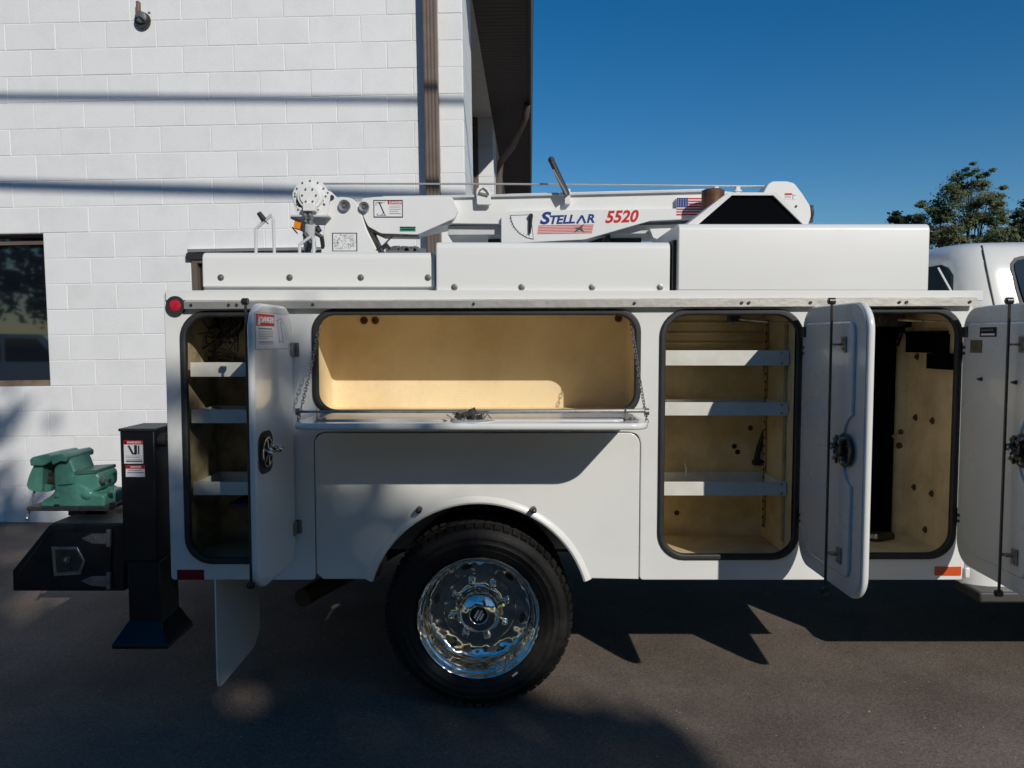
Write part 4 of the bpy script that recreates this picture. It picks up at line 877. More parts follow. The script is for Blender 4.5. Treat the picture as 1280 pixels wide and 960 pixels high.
# ------------------------------------------------------------------ wheels
def wheel_parts(par, cx, cz, Y0, dish=True, detail=True):
    ax = (0, 1, 0); c = Vector((cx, Y0, cz))
    t_ = MB(); W_ = .225
    t_.lathe([(.262, .030), (.272, .012), (.285, .002), (.300, -.004), (.303, -.007), (.306, -.004), (.325, -.008), (.328, -.0105), (.331, -.008), (.350, -.004), (.353, -.006), (.356, -.002), (.372, .008), (.385, .016), (.396, .030), (.402, .045),
              (.404, .052), (.404, .075), (.394, .077), (.394, .085), (.405, .087), (.405, .108), (.395, .110), (.395, .118), (.405, .120), (.405, .142), (.394, .144), (.394, .152), (.404, .154), (.402, .180), (.396, .195), (.372, .217), (.33, .232), (.28, .222), (.262, .20)], c, ax, 120 if detail else 48)
    tyre = t_.build('tyre', 'tyre', par, ang=50)
    if detail:
        tr = MB(); n = 60; r_ = random.Random(2)
        for i in range(n):                          # shoulder lugs
            a = 2*PI*i/n; R = Matrix.Rotation(-a, 3, 'Y')
            for (ro, yo, hr, hy, ht) in ((.396, .034, .0105, .018, .0150),):
                p = R @ Vector((0, yo, ro)); tr.obox(c + p, (ht, hy, hr), R @ Matrix.Rotation(.42, 3, 'X'))
            p = R @ Vector((0, .098, .4045)); tr.obox(c + p, (.013, .009, .003), R @ Matrix.Rotation(.3, 3, 'Z'))
            p = R @ Vector((0, .190, .398)); tr.obox(c + p, (.015, .022, .010), R @ Matrix.Rotation(-.42, 3, 'X'))
        tag(tr.build('tread_lug', 'tyre', tyre, smooth=False), kind='stuff')
        lt = MB()                                   # small moulded marks round the sidewall
        for i in range(30):
            a = 2*PI*(i*.55)/30 + r_.uniform(0, .02) + (2.2 if i > 14 else 0); R = Matrix.Rotation(-a, 3, 'Y')
            lt.obox(c + R @ Vector((0, -.0062, .341)), (.006, .0012, .0065), R)
        tag(lt.build('sidewall_mark', 'tyre', tyre, smooth=False), kind='stuff')
        mk = MB(); R = Matrix.Rotation(math.radians(138), 3, 'Y'); mk.obox(c + Vector((.158, -.0045, -.245)), (.014, .002, .004), Matrix.Rotation(math.radians(-38), 3, 'Y')); mk.build('balance_weight', 'galv', tyre, smooth=False)
    rm = MB()
    rm.lathe([(.250, .035), (.262, .024), (.270, .012), (.271, .004), (.266, .0), (.260, .004), (.256, .016), (.250, .022), (.243, .025), (.240, .034), (.238, .062), (.232, .070), (.230, .108), (.226, .118), (.212, .125), (.190, .134), (.172, .138), (.164, .138), (.160, .130), (.120, .130), (.106, .128), (.098, .122), (.092, .112)], c, ax, 96 if detail else 40)
    rim = rm.build('rim', 'chrome', par, ang=60)
    hb_ = MB(); hb_.lathe([(.094, .125), (.092, .075), (.088, .062), (.074, .050), (.050, .042), (.041, .040), (.040, .043), (.0, .043)], c, ax, 40); hub = hb_.build('hub_cap', 'chrome', par, ang=50)
    if detail:
        q = MB(); q.lathe([(.0, .0405), (.036, .0405), (.040, .042)], c, ax, 32); eb = q.build('hub_badge', 'black', hub)
        q = MB(); q.lathe([(.0375, .0385), (.040, .0375), (.042, .040)], c, ax, 32); q.build('badge_ring', 'chrome', hub)
        q = MB()
        for k_, (dz, n_) in enumerate(((.011, 5), (-.003, 6), (-.015, 4))):
            for i in range(n_):
                v = Matrix.Rotation(math.radians(-62), 3, 'Y') @ Vector(((i-(n_-1)/2)*.0085, 0, dz)); q.obox(c + v + Vector((0, .0395, 0)), (.0032, .0006, .0042), Matrix.Rotation(math.radians(-62), 3, 'Y'))
        q.build('badge_lettering', 'white', hub, smooth=False)
        for i in range(8):
            a = 2*PI*(i+.35)/8; q = MB(); p = c + Vector((math.cos(a)*.128, .130, math.sin(a)*.128)); q.lathe([(.0165, 0), (.0165, -.008), (.0135, -.010), (.013, -.034), (.009, -.041), (0, -.043)], p, ax, 12); q.build('lug_nut', 'chrome', par)
        for i in range(6):
            a = 2*PI*(i+.78)/6; rr2 = .196; q = MB()
            cc = c + Vector((math.cos(a)*rr2, .1312, math.sin(a)*rr2)); er = Vector((math.cos(a), -.42, math.sin(a))).normalized(); et = Vector((-math.sin(a), 0, math.cos(a))); nn = er.cross(et)
            if nn.y > 0: nn = -nn
            V = [cc + er*.012*math.sin(2*PI*k/20) + et*.024*math.cos(2*PI*k/20) + nn*.0015 for k in range(20)] 
            q.prism(V, nn*.0012); q.build('hand_hole', 'rubber', par, smooth=False)
        q = MB(); q.tube([c + Vector((-.09, .13, .14)), c + Vector((-.105, .09, .165)), c + Vector((-.10, .06, .17))], .004, 6); q.build('valve_stem', 'steel', par)
    return tyre
def wheel(name, cx, Y0, dish, detail, label=None):
    e = bpy.data.objects.new(name, None); COL.objects.link(e); e.parent = truck; e.location = Vector((cx, Y0, .357)) - truck.location; e.empty_display_size = .1
    if label: e['label'] = label
    return e
def wheel_build(cx, Y0, detail, label=None):
    e = wheel('wheel', cx, Y0, True, detail, label); tmp = []
    # parts are built round the origin of the wheel
    before = set(bpy.data.objects)
    wheel_parts(e, 0, 0, 0, True, detail)
    e.scale = (1.015,)*3
    for o in set(bpy.data.objects) - before:
        if o.parent == e: o.location = (0, 0, 0)
    return e
WX = at(598, 765, YS+.02).x
w1_ = wheel_build(WX, YS+.012, True, 'outer rear wheel with black tyre and polished deep rim')
def copy_wheel(src, cx, Y0, flipz=False):
    c = src.copy(); COL.objects.link(c); c.location = Vector((cx, Y0, .357)) - truck.location; c.scale = (1.015,)*3
    if flipz: c.rotation_euler = (0, 0, PI)
    if 'label' in c: del c['label']
    def rec(a, b):
        for ch in a.children:
            d = ch.copy(); COL.objects.link(d); d.parent = b; rec(ch, d)
    rec(src, c); return c
w2_ = wheel_build(WX, YS+.30, False)
copy_wheel(w2_, WX, 5.70, True); copy_wheel(w2_, WX, 5.42, True)
FWX = WX + 4.1
copy_wheel(w2_, FWX, 3.42); copy_wheel(w2_, FWX, 5.58, True)

# ------------------------------------------------------------------ cab
def section(x, yh, z0, z1, zs, top, n=7, r=.16):    # half width yh at the belt, zs = belt height, top = half width at the roof
    out = []; k_ = (z1-zs)/.61; P = [(yh, z0), (yh, zs), (yh-.045*k_, zs+.28*k_), (yh-.075*k_, zs+.42*k_), (yh-.10*k_, zs+.50*k_), (yh-.14, zs+.555*k_), (yh-.21, zs+.588*k_), (yh-.34, zs+.602*k_), (yh-.6, zs+.608*k_), (0, z1)]
    R_ = [(x, 4.5 - a, b) for a, b in P] + [(x, 4.5 + a, b) for a, b in P[-2::-1]]
    return R_
cb_ = MB(); XC = at(1191, 350, 3.66).x
S_ = [section(XC, .91, .46, 1.99, 1.44, 0), section(XC+.004, .93, .45, 2.0, 1.44, 0), section(XC+.025, .965, .44, 2.022, 1.445, 0), section(XC+.06, .995, .44, 2.045, 1.45, 0), section(XC+.11, 1.015, .44, 2.058, 1.45, 0), section(XC+.17, 1.02, .44, 2.064, 1.45, 0), section(XC+.5, 1.02, .44, 2.07, 1.45, 0), section(XC+1.9, 1.02, .44, 2.06, 1.45, 0), section(XC+2.3, 1.02, .44, 1.98, 1.45, 0), section(XC+3.0, 1.0, .44, 1.40, 1.30, 0)]
m_ = len(S_[0]); V = [q for s in S_ for q in s]
cb_.add(V, [(k*m_+j, (k+1)*m_+j, (k+1)*m_+j+1, k*m_+j+1) for k in range(len(S_)-1) for j in range(m_-1)] + [tuple(range(m_)), tuple(range(len(V)-1, len(V)-m_-1, -1))])
cab = cb_.build('cab', 'gel', truck, ang=40)
hoodp = MB(); hoodp.prism([(XC+2.85, 3.55, .6), (XC+4.0, 3.55, .6), (XC+4.05, 3.55, 1.1), (XC+3.95, 3.55, 1.28), (XC+2.9, 3.55, 1.42)], (0, 1.9, 0)); hoodp.build('engine_hood', 'gel', truck, bevel=.05)
for s in (-1, 1):
    fn = MB(); yy = 4.5 + s*1.0; pts = [(FWX-.75, .6), (FWX-.46, .6), (FWX-.40, .82), (FWX-.2, .95), (FWX+.2, .95), (FWX+.40, .82), (FWX+.46, .6), (FWX+.72, .6), (FWX+.74, 1.1), (FWX-.75, 1.2)]
    fn.prism([(x, yy-.09, z) for x, z in pts], (0, .18, 0)); fn.build('front_fender', 'gel', truck, bevel=.02)
bp_ = MB(); bp_.box((XC+4.06, 3.5, .5), (XC+4.2, 5.5, .78)); bp_.build('front_bumper', 'chrome', truck, bevel=.03)
for y in (3.72, 5.28): q = MB(); q.box((XC+4.03, y-.14, .86), (XC+4.075, y+.14, 1.1)); q.build('headlight', 'galv', truck, bevel=.02)
q = MB(); q.box((XC+4.03, 3.9, .84), (XC+4.08, 5.1, 1.2)); q.build('grille', 'darksteel', truck, bevel=.02)
from mathutils.bvhtree import BVHTree
cbv = BVHTree.FromPolygons([Vector(v) for v in cb_.v], [list(f) for f in cb_.f])
def cabside(x, z):                                  # distance of the cab skin at height z
    h = cbv.ray_cast(Vector((x, 2.0, z)), Vector((0, 1, 0)))[0]
    return h.y if h else 3.8
def side_panel(name, pts, m, par, off=.004):
    q = MB(); A = [Vector((x, cabside(x, z)-off, z)) for x, z in pts]; q.prism(A, (0, off*.8, 0)); return q.build(name, m, par)
def cpt(x, y):
    Y = 3.5
    for _ in range(6): p = at(x, y, Y); Y = cabside(p.x, p.z)
    p = at(x, y, Y); return p.x, p.z
wp = [cpt(1262, 336), cpt(1267, 326), cpt(1275, 323)]
gz0, gz1 = cpt(1280, 392)[1], cpt(1280, 322)[1]; gx0 = cpt(1270, 380)[0]
g1 = [cpt(x, y) for x, y in ((1285, 394), (1287, 398), (1294, 401), (1400, 400), (1390, 334), (1380, 325), (1278, 324), (1271, 325.5), (1267, 330), (1267, 336), (1274, 360))]
g0 = [cpt(x, y) for x, y in ((1279.5, 396), (1283, 402), (1292, 405), (1406, 404), (1394, 331), (1382, 321), (1276, 320), (1267.5, 322.5), (1263, 329), (1263, 337), (1269, 360))]
dsh = MB(); a = cpt(1226.5, 306); b = cpt(1243, 384)
P = [cpt(1227 + 16*t/14, 307.5 + 77*t/14) for t in range(0, 15)] + [(b[0]+.01, 1.2)]
dsh.tube([Vector((x, cabside(x, z)-.001, z)) for x, z in P], .0045, 6)
cd = dsh.build('door_gap', 'rubber', cab)
side_panel('side_window_seal', g0, 'rubber', cab, .004)
side_panel('side_window', g1, 'cabglass', cab, .008)
q = MB(); za, zc_ = 1.52, 1.945; xb_ = XC-.006
q.prism([(xb_, 3.68, za), (xb_, 3.645, za+.05), (xb_, 3.66, zc_-.06), (xb_, 3.70, zc_-.02), (xb_, 3.76, zc_), (xb_, 5.15, zc_), (xb_, 5.21, zc_-.06), (xb_, 5.23, za+.05), (xb_, 5.2, za)], (.012, 0, 0)); q.build('rear_window', 'cabglass', cab, bevel=.004)
q = MB(); q.obox((XC+1.0, 3.50, .42), (.98, .10, .025)); q.box((XC+.04, 3.54, .45), (XC+.1, 3.7, .55)); q.build('running_board', 'step', truck, bevel=.01)

# ------------------------------------------------------------------ rear work bumper and outrigger
YB = 3.36
def pp(x, y, Y=YB): p = at(x, y, Y); return Vector((p.x, Y, p.z))
q = MB(); q.prism([pp(16, 739), pp(156, 739), pp(156, 655.5), pp(61, 656), pp(15, 713)], (0, 2.2, 0)); bump = q.build('work_bumper', 'black', truck, bevel=.006)
q = MB(); a = pp(64, 656); b = pp(156, 655); q.box((a.x, YB+.01, a.z+.0003), (b.x, YB+2.18, a.z+.006)); q.build('anti_slip_deck', 'tex_black', bump, smooth=False)
q = plate('bumper_door', [pxpoly([(62, 664), (140, 664), (140, 735), (24, 735), (24, 716)], YB)], .010, side(YB-.006), 'black', bump, bevel=.003)
q = MB(); q.prism([pp(65, 683, YB-.011), pp(97, 683, YB-.011), pp(107, 701, YB-.011), pp(102, 718, YB-.011), pp(68, 720, YB-.011)], (0, -.006, 0)); lp = q.build('paddle_latch', 'steel', bump, bevel=.002)
q = MB(); q.prism([pp(69, 687, YB-.018), pp(95, 687, YB-.018), pp(103, 701, YB-.018), pp(98, 713, YB-.018), pp(71, 715, YB-.018)], (0, -.002, 0)); q.build('latch_pan', 'darksteel', lp, smooth=False)
q = MB(); a = pp(85, 699, YB-.02); q.cyl(a, a + Vector((0, -.012, 0)), .014, 14); q.sphere(a + Vector((0, -.014, 0)), .008, 8); a = pp(71, 716, YB-.018); b = pp(99, 714, YB-.018); q.tube([a, b], .003, 6); q.build('lock_cylinder', 'steel', lp)
for y in (672, 725):
    q = MB(); q.prism([pp(102, y+1, YB-.011), pp(115, y-5, YB-.011), pp(133, y-5, YB-.011), pp(133, y+8, YB-.011), pp(115, y+7, YB-.011)], (0, -.004, 0))
    a = pp(136, y-10, YB-.014); b = pp(136, y+11, YB-.014); q.cyl(a, b, .011, 10)
    for x in (110, 119): a = pp(x, y+1, YB-.015); q.cyl(a, a + Vector((0, -.004, 0)), .005, 8)
    q.build('strap_hinge', 'steel', bump, bevel=.001)
# outrigger leg
q = MB(); a = pp(149.5, 538, 3.28); b = pp(189, 780, 3.28); OX0, OX1 = at(150, 560, 3.28).x, at(189, 560, 3.28).x; OZ1 = at(170, 538, 3.28).z; OZ0 = .33
q.box((OX0, 3.28, .62), (OX1+.015, 3.50, OZ1)); outr = q.build('outrigger', 'black', truck, bevel=.006)
q = MB(); q.box((OX0-.004, 3.275, OZ1-.004), (OX1+.02, 3.505, OZ1+.008)); q.build('cap_plate', 'tex_black', outr, bevel=.003)
q = MB(); q.box((OX0+.012, 3.29, OZ0-.02), (OX1+.02, 3.47, .6195)); q.build('inner_leg', 'black', outr, bevel=.004)
q = MB(); f0 = [at(x, y, Y) for x, y, Y in ((143, 811, 3.16), (221, 811, 3.16), (232, 777, 3.56), (158, 777, 3.56))]
zf = .285; bs_ = [(-1.705, 3.20), (-1.465, 3.20), (-1.465, 3.46), (-1.705, 3.46)]; tp = [(OX0+.01, 3.285), (OX1+.021, 3.285), (OX1+.021, 3.475), (OX0+.01, 3.475)]
V = [(x, y, zf-.02) for x, y in bs_] + [(x, y, zf) for x, y in bs_] + [(x, y, zf+.07) for x, y in tp]
q.add(V, [(3, 2, 1, 0)] + [(i, (i+1) % 4, 4+(i+1) % 4, 4+i) for i in range(4)] + [(4+i, 4+(i+1) % 4, 8+(i+1) % 4, 8+i) for i in range(4)] + [(8, 9, 10, 11)]); q.build('foot_pad', 'black', outr, bevel=.004)
q = MB(); p = at(192, 550, 3.33); q.cyl((OX1+.016, 3.33, p.z), (OX1+.05, 3.33, p.z), .03, 16); q.cyl((OX1+.02, 3.33, p.z), (OX1+.06, 3.33, p.z), .018, 8); q.build('lock_bolt', 'rubber', outr)
q = MB(); q.cyl((OX0-.012, 3.33, p.z), (OX0, 3.33, p.z), .018, 12); q.build('lock_bolt', 'rubber', outr)
def sticker(par, x0, y0, x1, y1, Y, rows, name='warning_sticker', base='white'):
    a = at(x0, y1, Y); b = at(x1, y0, Y); q = MB(); q.box((a.x, Y-.0012, a.z), (b.x, Y-.0002, b.z)); o = q.build(name, base, par, smooth=False)
    for fx0_, fy0, fx1_, fy1, m, nm in rows:
        q = MB(); q.box((a.x + (b.x-a.x)*fx0_, Y-.0022, b.z + (a.z-b.z)*fy1), (a.x + (b.x-a.x)*fx1_, Y-.0013, b.z + (a.z-b.z)*fy0)); q.build(nm, m, o, smooth=False)
    return o, a, b
Yk = 3.28
st1, a, b = sticker(outr, 155.5, 550.5, 178.5, 579.5, Yk, [(0, 0, 1, .17, 'red', 'print_block'), (.08, .66, .92, .675, 'greyprint', 'print_line'), (.1, .72, .85, .735, 'greyprint', 'print_line'), (.1, .80, .95, .815, 'greyprint', 'print_line'), (.1, .86, .95, .93, 'greyprint', 'print_line'), (.05, .04, .12, .14, 'white', 'print_mark')])
text('print_letters', 'WARNING', .0125, side(Yk-.0025) @ Matrix.Translation((a.x + (b.x-a.x)*.55, b.z + (a.z-b.z)*.09, 0)), 'white', st1, bold=.0003)
q = MB()
for f0_, f1_, wd in (((.25, .22), (.45, .55), .007), ((.62, .2), (.62, .6), .010), ((.62, .58), (.42, .56), .006), ((.78, .22), (.78, .6), .005)):
    A = Vector((a.x + (b.x-a.x)*f0_[0], Yk-.002, b.z + (a.z-b.z)*f0_[1])); B = Vector((a.x + (b.x-a.x)*f1_[0], Yk-.002, b.z + (a.z-b.z)*f1_[1])); d = (B-A); n_ = Vector((-d.z, 0, d.x)).normalized()*wd*.6
    q.prism([A-n_, B-n_, B+n_, A+n_], (0, .0006, 0))
q.build('print_figure', 'printblack', st1, smooth=False)
st2, a, b = sticker(outr, 157.5, 581.5, 181, 596, Yk, [(0, 0, 1, .3, 'red', 'print_block'), (.15, .42, .85, .46, 'greyprint', 'print_line'), (.1, .6, .95, .66, 'greyprint', 'print_line')])
text('print_letters', 'DANGER', .0115, side(Yk-.0025) @ Matrix.Translation((a.x + (b.x-a.x)*.55, b.z + (a.z-b.z)*.15, 0)), 'white', st2, bold=.0003)
# ------------------------------------------------------------------ bench vise on the bumper
VY = 3.62
vp = at(112, 640, VY)
vise = thing('bench_vise', 'green cast bench vise mounted on the black rear work bumper', 'vise', (vp.x, VY, at(112, 652, VY).z))
def vpoly(name, pts, y0, y1, m, par, bev=.006, r=.012):
    o = smooth_poly(pxpoly(pts, VY), r, 3); q = MB(); q.prism([(x, y0, z) for x, z in o], (0, y1-y0, 0)); return q.build(name, m, par, bevel=bev)
vpoly('mount_plate', [(53, 627), (140, 627), (152, 627), (152, 632), (53, 632)], 3.50, 3.78, 'tex_black', vise, .002, .003)
vpoly('pedestal', [(97, 632), (120, 632), (120, 640), (97, 640)], 3.54, 3.72, 'black', vise, .004, .004)
base = vpoly('swivel_base', [(65, 630), (65, 622), (76, 616), (84, 606), (112, 600), (124, 606), (131, 613), (143, 614), (143, 630)], 3.53, 3.73, 'vise', vise, .012, .016)
for x, y in ((70, 634), (137, 612), (139, 632), (70, 618)):
    p = at(x, y, 3.52); q = MB(); q.cyl((p.x, 3.53, p.z-.012), (p.x, 3.53, p.z+.012), .013, 6); q.build('mount_bolt', 'vise' if y < 630 else 'black', vise)
q = MB(); p = at(110, 618, 3.54); q.sphere(p, .035, 14, (1, .6, .8)); q.build('pivot_boss', 'vise', base)
sb_ = vpoly('static_jaw', [(79, 611), (78, 584), (82, 575), (97, 567), (101, 574), (105, 585), (108, 589), (131, 587), (135, 592), (135, 606), (130, 611), (112, 612), (95, 611), (84, 614)], 3.545, 3.715, 'vise', vise, .012, .014)
vpoly('anvil', [(104, 585.5), (131, 584), (132, 588), (106, 590)], 3.54, 3.72, 'visejaw', sb_, .003, .003)
vpoly('slide_rib', [(84, 592), (104, 590), (104, 601), (84, 603)], 3.535, 3.546, 'vise', sb_, .004, .008)
vpoly('slide_bar', [(64, 589), (78, 589), (78, 608), (64, 608)], 3.58, 3.68, 'darksteel', vise, .004, .004)
mj = vpoly('moving_jaw', [(57, 576), (53, 584), (49, 594), (47, 604), (52, 609), (66, 611.5), (67, 580), (70, 574)], 3.535, 3.725, 'vise', vise, .014, .016)
vpoly('jaw_lower_web', [(62, 602), (73, 604), (73, 611), (64, 612.5)], 3.56, 3.70, 'vise', mj, .004, .004)
vpoly('jaw_top', [(54, 570), (58, 567), (76, 564), (80, 566), (80, 573), (70, 578), (55, 578)], 3.515, 3.75, 'vise', mj, .006, .006)
vpoly('jaw_plate', [(79, 566), (94, 563.5), (99, 567), (98.5, 573), (92, 572), (82, 577)], 3.515, 3.75, 'vise', sb_, .005, .005)
q = MB(); a = at(44, 598.5, VY); b = at(60, 600, VY); q.cyl(a, b, .013, 14); q.sphere(a, .018, 12); q.build('screw_head', 'darksteel', vise)
q = MB(); a = at(46, 603, VY-.05); b = at(34, 648, VY-.09); q.tube([a, b], .0058, 10); q.sphere(b, .011, 10); q.sphere(a, .009, 10); q.build('handle', 'steel', vise)
q = MB(); a = at(133, 600, VY); b = at(138.5, 600, VY); q.cyl(a, b, .006, 10); q.build('locking_pin', 'darksteel', vise)

q = MB(); p = at(128, 600, 3.54); q.cyl((p.x, 3.545, p.z), (p.x, 3.536, p.z), .014, 14); q.cyl((p.x, 3.537, p.z), (p.x, 3.53, p.z), .007, 6); q.build('anvil_bolt', 'steel', sb_)
q = MB()
for i in range(10): a = at(66 + i*1.25, 598.5, VY); q.lathe([(.014, -.0012), (.017, 0), (.014, .0012)], a + Vector((0, -.04, 0)), (1, 0, 0), 12)
tag(q.build('screw_thread', 'steel', vise), kind='stuff')

# ------------------------------------------------------------------ crane
CY = 4.12
crane = thing('service_crane', 'white telescoping service crane boom stowed across the top of the truck bed', 'crane', (at(430, 320, CY+.1).x, CY+.1, .92))
def cpoly(name, pts, Y, th, m, par, bev=.003, r=0.0, n=4):
    o = pxpoly(pts, Y)
    if r: o = smooth_poly(o, r, n)
    q = MB(); q.prism([(x, Y, z) for x, z in o], (0, th, 0)); return q.build(name, m, par, bevel=bev)
col = cpoly('column', [(409, 262), (413, 249), (424, 246), (440, 247), (449, 258), (457, 284), (473, 316), (486, 400), (398, 400), (401, 316), (405, 285)], CY-.02, .34, 'crane', crane, .004, .03)
p = at(440, 350, CY+.15); q = MB(); q.cyl((p.x, CY+.15, .92), (p.x, CY+.15, 1.75), .17, 24); q.build('pedestal', 'crane', crane)
boom = cpoly('boom', [(452, 250), (478, 246.5), (478, 245), (620, 243), (640, 242), (880, 236), (960, 245), (985, 262), (960, 272), (905, 272), (812, 275.5), (730, 299), (728, 304), (626, 304), (626, 280), (566, 279.5), (520, 290), (470, 288), (459, 280)], CY+.04, .22, 'crane', crane, .004)
cpoly('boom_cheek', [(450, 262), (452, 248), (470, 246), (565, 246), (573, 262), (568, 273), (522, 293.5), (476, 292), (460, 283)], CY-.01, .0495, 'crane', boom, .003, .012)
cpoly('name_plate', [(626.5, 271), (634, 264), (650, 263), (900, 260), (905, 272), (813, 276), (731, 299.5), (640, 304), (626.5, 304)], CY+.015, .0249, 'crane', boom, .002, .012)
cpoly('boom_flange', [(452, 251), (478, 247), (478, 245), (640, 242.5), (880, 237), (880, 239.5), (640, 245.5), (480, 248.5)], CY+.022, .017, 'galv', boom, .001)
cpoly('inner_boom', [(560, 282), (640, 281), (830, 281), (905, 276), (905, 288), (830, 292), (560, 294)], CY+.08, .34, 'galv', boom, .003)
cpoly('boom_shoe', [(812, 286), (838, 285), (846, 292), (822, 300), (816, 297)], CY+.02, .12, 'crane', boom, .003)
q = MB(); p = at(720, 300, CY+.3); a = at(800, 296, CY+.3); q.tube([(p.x-.5, CY+.3, p.z), (a.x, CY+.3, a.z)], .05, 14); q.build('lift_cylinder', 'black', crane)
head = cpoly('sheave_head', [(953, 243), (960, 230), (966, 226.5), (984, 226.5), (993, 229), (1003, 242), (1013, 258), (1014, 270), (1010, 282), (960, 284)], CY-.015, .14, 'crane', boom, .004, .012)
q = MB(); p = at(1013, 266, CY+.03); q.sphere(p, .026, 10, (.7, 1, 1.5)); q.box((p.x-.01, p.y-.01, p.z-.05), (p.x+.012, p.y+.02, p.z+.04)); q.build('overload_switch', 'rubber', head)
q = MB(); p = at(995, 258, CY-.015); q.cyl((p.x, CY-.015, p.z), (p.x, CY-.02, p.z), .006, 8); q.build('grease_point', 'darksteel', head)
def decal(par, x0, y0, x1, y1, Y, rows, base='white', name='decal', frame=None):
    o, a, b = sticker(par, x0, y0, x1, y1, Y, rows, name, base)
    return o, a, b
dh, a, b = decal(head, 981, 241.5, 996, 249.5, CY-.0152, [(0, 0, .58, .3, 'red', 'print_block'), (.05, .45, .5, .5, 'greyprint', 'print_line'), (.05, .65, .5, .7, 'greyprint', 'print_line'), (.65, .1, .7, .9, 'greyprint', 'print_line'), (.72, .3, .95, .36, 'greyprint', 'print_line')])
Yd = CY-.0102
d1, a, b = decal(boom, 467, 250, 503.5, 272, Yd, [], 'printblack')
def sub(par, a, b, Y, rows):
    for fx0_, fy0, fx1_, fy1, m, nm in rows:
        q = MB(); q.box((a.x + (b.x-a.x)*fx0_, Y-.0024, b.z + (a.z-b.z)*fy1), (a.x + (b.x-a.x)*fx1_, Y-.0013, b.z + (a.z-b.z)*fy0)); q.build(nm, m, par, smooth=False)
sub(d1, a, b, Yd, [(.03, .06, .97, .94, 'white', 'print_ground')])
sub(d1, a, b, Yd-.0012, [(.49, .06, .97, .24, 'red', 'print_block'), (.54, .34, .93, .36, 'greyprint', 'print_line'), (.54, .44, .93, .46, 'greyprint', 'print_line'), (.54, .54, .93, .56, 'greyprint', 'print_line'), (.54, .64, .86, .66, 'greyprint', 'print_line'), (.54, .76, .93, .79, 'greyprint', 'print_line'), (.08, .12, .1, .35, 'greyprint', 'print_mark'), (.12, .86, .44, .89, 'greyprint', 'print_line'), (.09, .12, .4, .14, 'greyprint', 'print_line')])
text('print_letters', 'DANGER', .017, side(Yd-.004) @ Matrix.Translation((a.x + (b.x-a.x)*.76, b.z + (a.z-b.z)*.15, 0)), 'white', d1, bold=.0004)
q = MB(); fxy = lambda u, v: Vector((a.x + (b.x-a.x)*u, Yd-.003, b.z + (a.z-b.z)*v))
q.tube([fxy(.2, .15), fxy(.36, .75)], .0028, 5); q.tube([fxy(.14, .2), fxy(.2, .15), fxy(.3, .2)], .0016, 4); q.tube([fxy(.28, .85), fxy(.34, .72), fxy(.4, .85)], .0022, 4); q.tube([fxy(.12, .85), fxy(.16, .78)], .002, 4); q.build('print_figure', 'printblack', d1)
d2, a, b = decal(crane, 415.5, 291, 446.5, 314, CY-.0202, [], 'printblack'); sub(d2, a, b, CY-.0202, [(.04, .05, .96, .97, 'white', 'print_ground')])
q = MB(); rg = random.Random(6)
for i in range(90):
    u, v = rg.uniform(.1, .9), rg.uniform(.1, .92); A = Vector((a.x + (b.x-a.x)*u, CY-.0228, b.z + (a.z-b.z)*v)); an = rg.uniform(0, PI); L_ = rg.uniform(.006, .022); q.tube([A, A + Vector((math.cos(an)*L_, 0, math.sin(an)*L_))], .0009, 4)
tag(q.build('print_diagram', 'greyprint', d2), kind='stuff')
decal(boom, 500, 283.3, 519.5, 289, CY-.0102, [(0, 0, 1, .3, 'printblack', 'print_line'), (0, .35, 1, 1, 'green', 'print_block'), (.1, .5, .9, .7, 'white', 'print_line')])
# pins
for x, y, rr_ in ((430.5, 257, .030), (455, 258.5, .026)):
    p = at(x, y, CY-.03); q = MB(); q.lathe([(0, -.006), (rr_*.32, -.006), (rr_*.34, .002), (rr_*.5, .002), (rr_*.52, -.006), (rr_, -.008), (rr_*1.04, .012)], (p.x, CY-.03, p.z), (0, 1, 0), 28); q.build('pivot_pin', 'steel', col if x < 450 else boom)
# lettering
Yn = CY+.0148
def crane_text(body, x, y, size, m, nm, sh=.28, bold=.002, ws=1.0, rot=0.0):
    p = at(x, y, Yn); return text(nm, body, size, side(Yn) @ Matrix.Translation((p.x, p.z, 0)) @ Matrix.Rotation(rot, 4, 'Z'), m, boom, shear=sh, bold=bold, wscale=ws, thick=.0008)
px_m = CY/960
crane_text('S', 680, 273.5, .086, 'blue', 'name_lettering', .25, .0032, 1.25, .03)
crane_text('T', 690.3, 275.4, .062, 'blue', 'name_lettering', .25, .0022, 1.10, .03)
crane_text('E', 698.6, 275.1, .062, 'blue', 'name_lettering', .25, .0022, 1.10, .03)
crane_text('L', 706.6, 274.8, .062, 'blue', 'name_lettering', .25, .0022, 1.10, .03)
crane_text('L', 714.0, 274.5, .062, 'blue', 'name_lettering', .25, .0022, 1.10, .03)
crane_text('R', 737.5, 273.8, .062, 'blue', 'name_lettering', .25, .0022, 1.10, .03)
q = MB(); A, B, C_ = at(721, 279.5, Yn), at(727.5, 269.3, Yn), at(731.5, 279, Yn)
for s_, e_ in ((A, B), (B, C_)):
    d = (e_-s_).normalized(); n_ = Vector((-d.z, 0, d.x))*.0055; q.prism([s_-n_, e_-n_, e_+n_, s_+n_], (0, -.0008 if s_ is A else -.0012, 0))
q.build('name_lettering', 'blue', boom, smooth=False)
crane_text('5520', 776, 271.5, .086, 'red', 'model_number', .28, .0028, 1.0, .035)
q = MB()
for i in range(6):
    ya = 281.5 + i*1.95; x0_ = 673 - i*.3; x1_ = 742 - i*.4
    P = [at(x0_, ya+.3, Yn), at(x1_, ya-.9, Yn), at(x1_-.2, ya+.25, Yn), at(x0_-.1, ya+1.4, Yn)]; q.prism(P, (0, -.0008, 0))
q.build('logo_stripe', 'pink', boom, smooth=False)
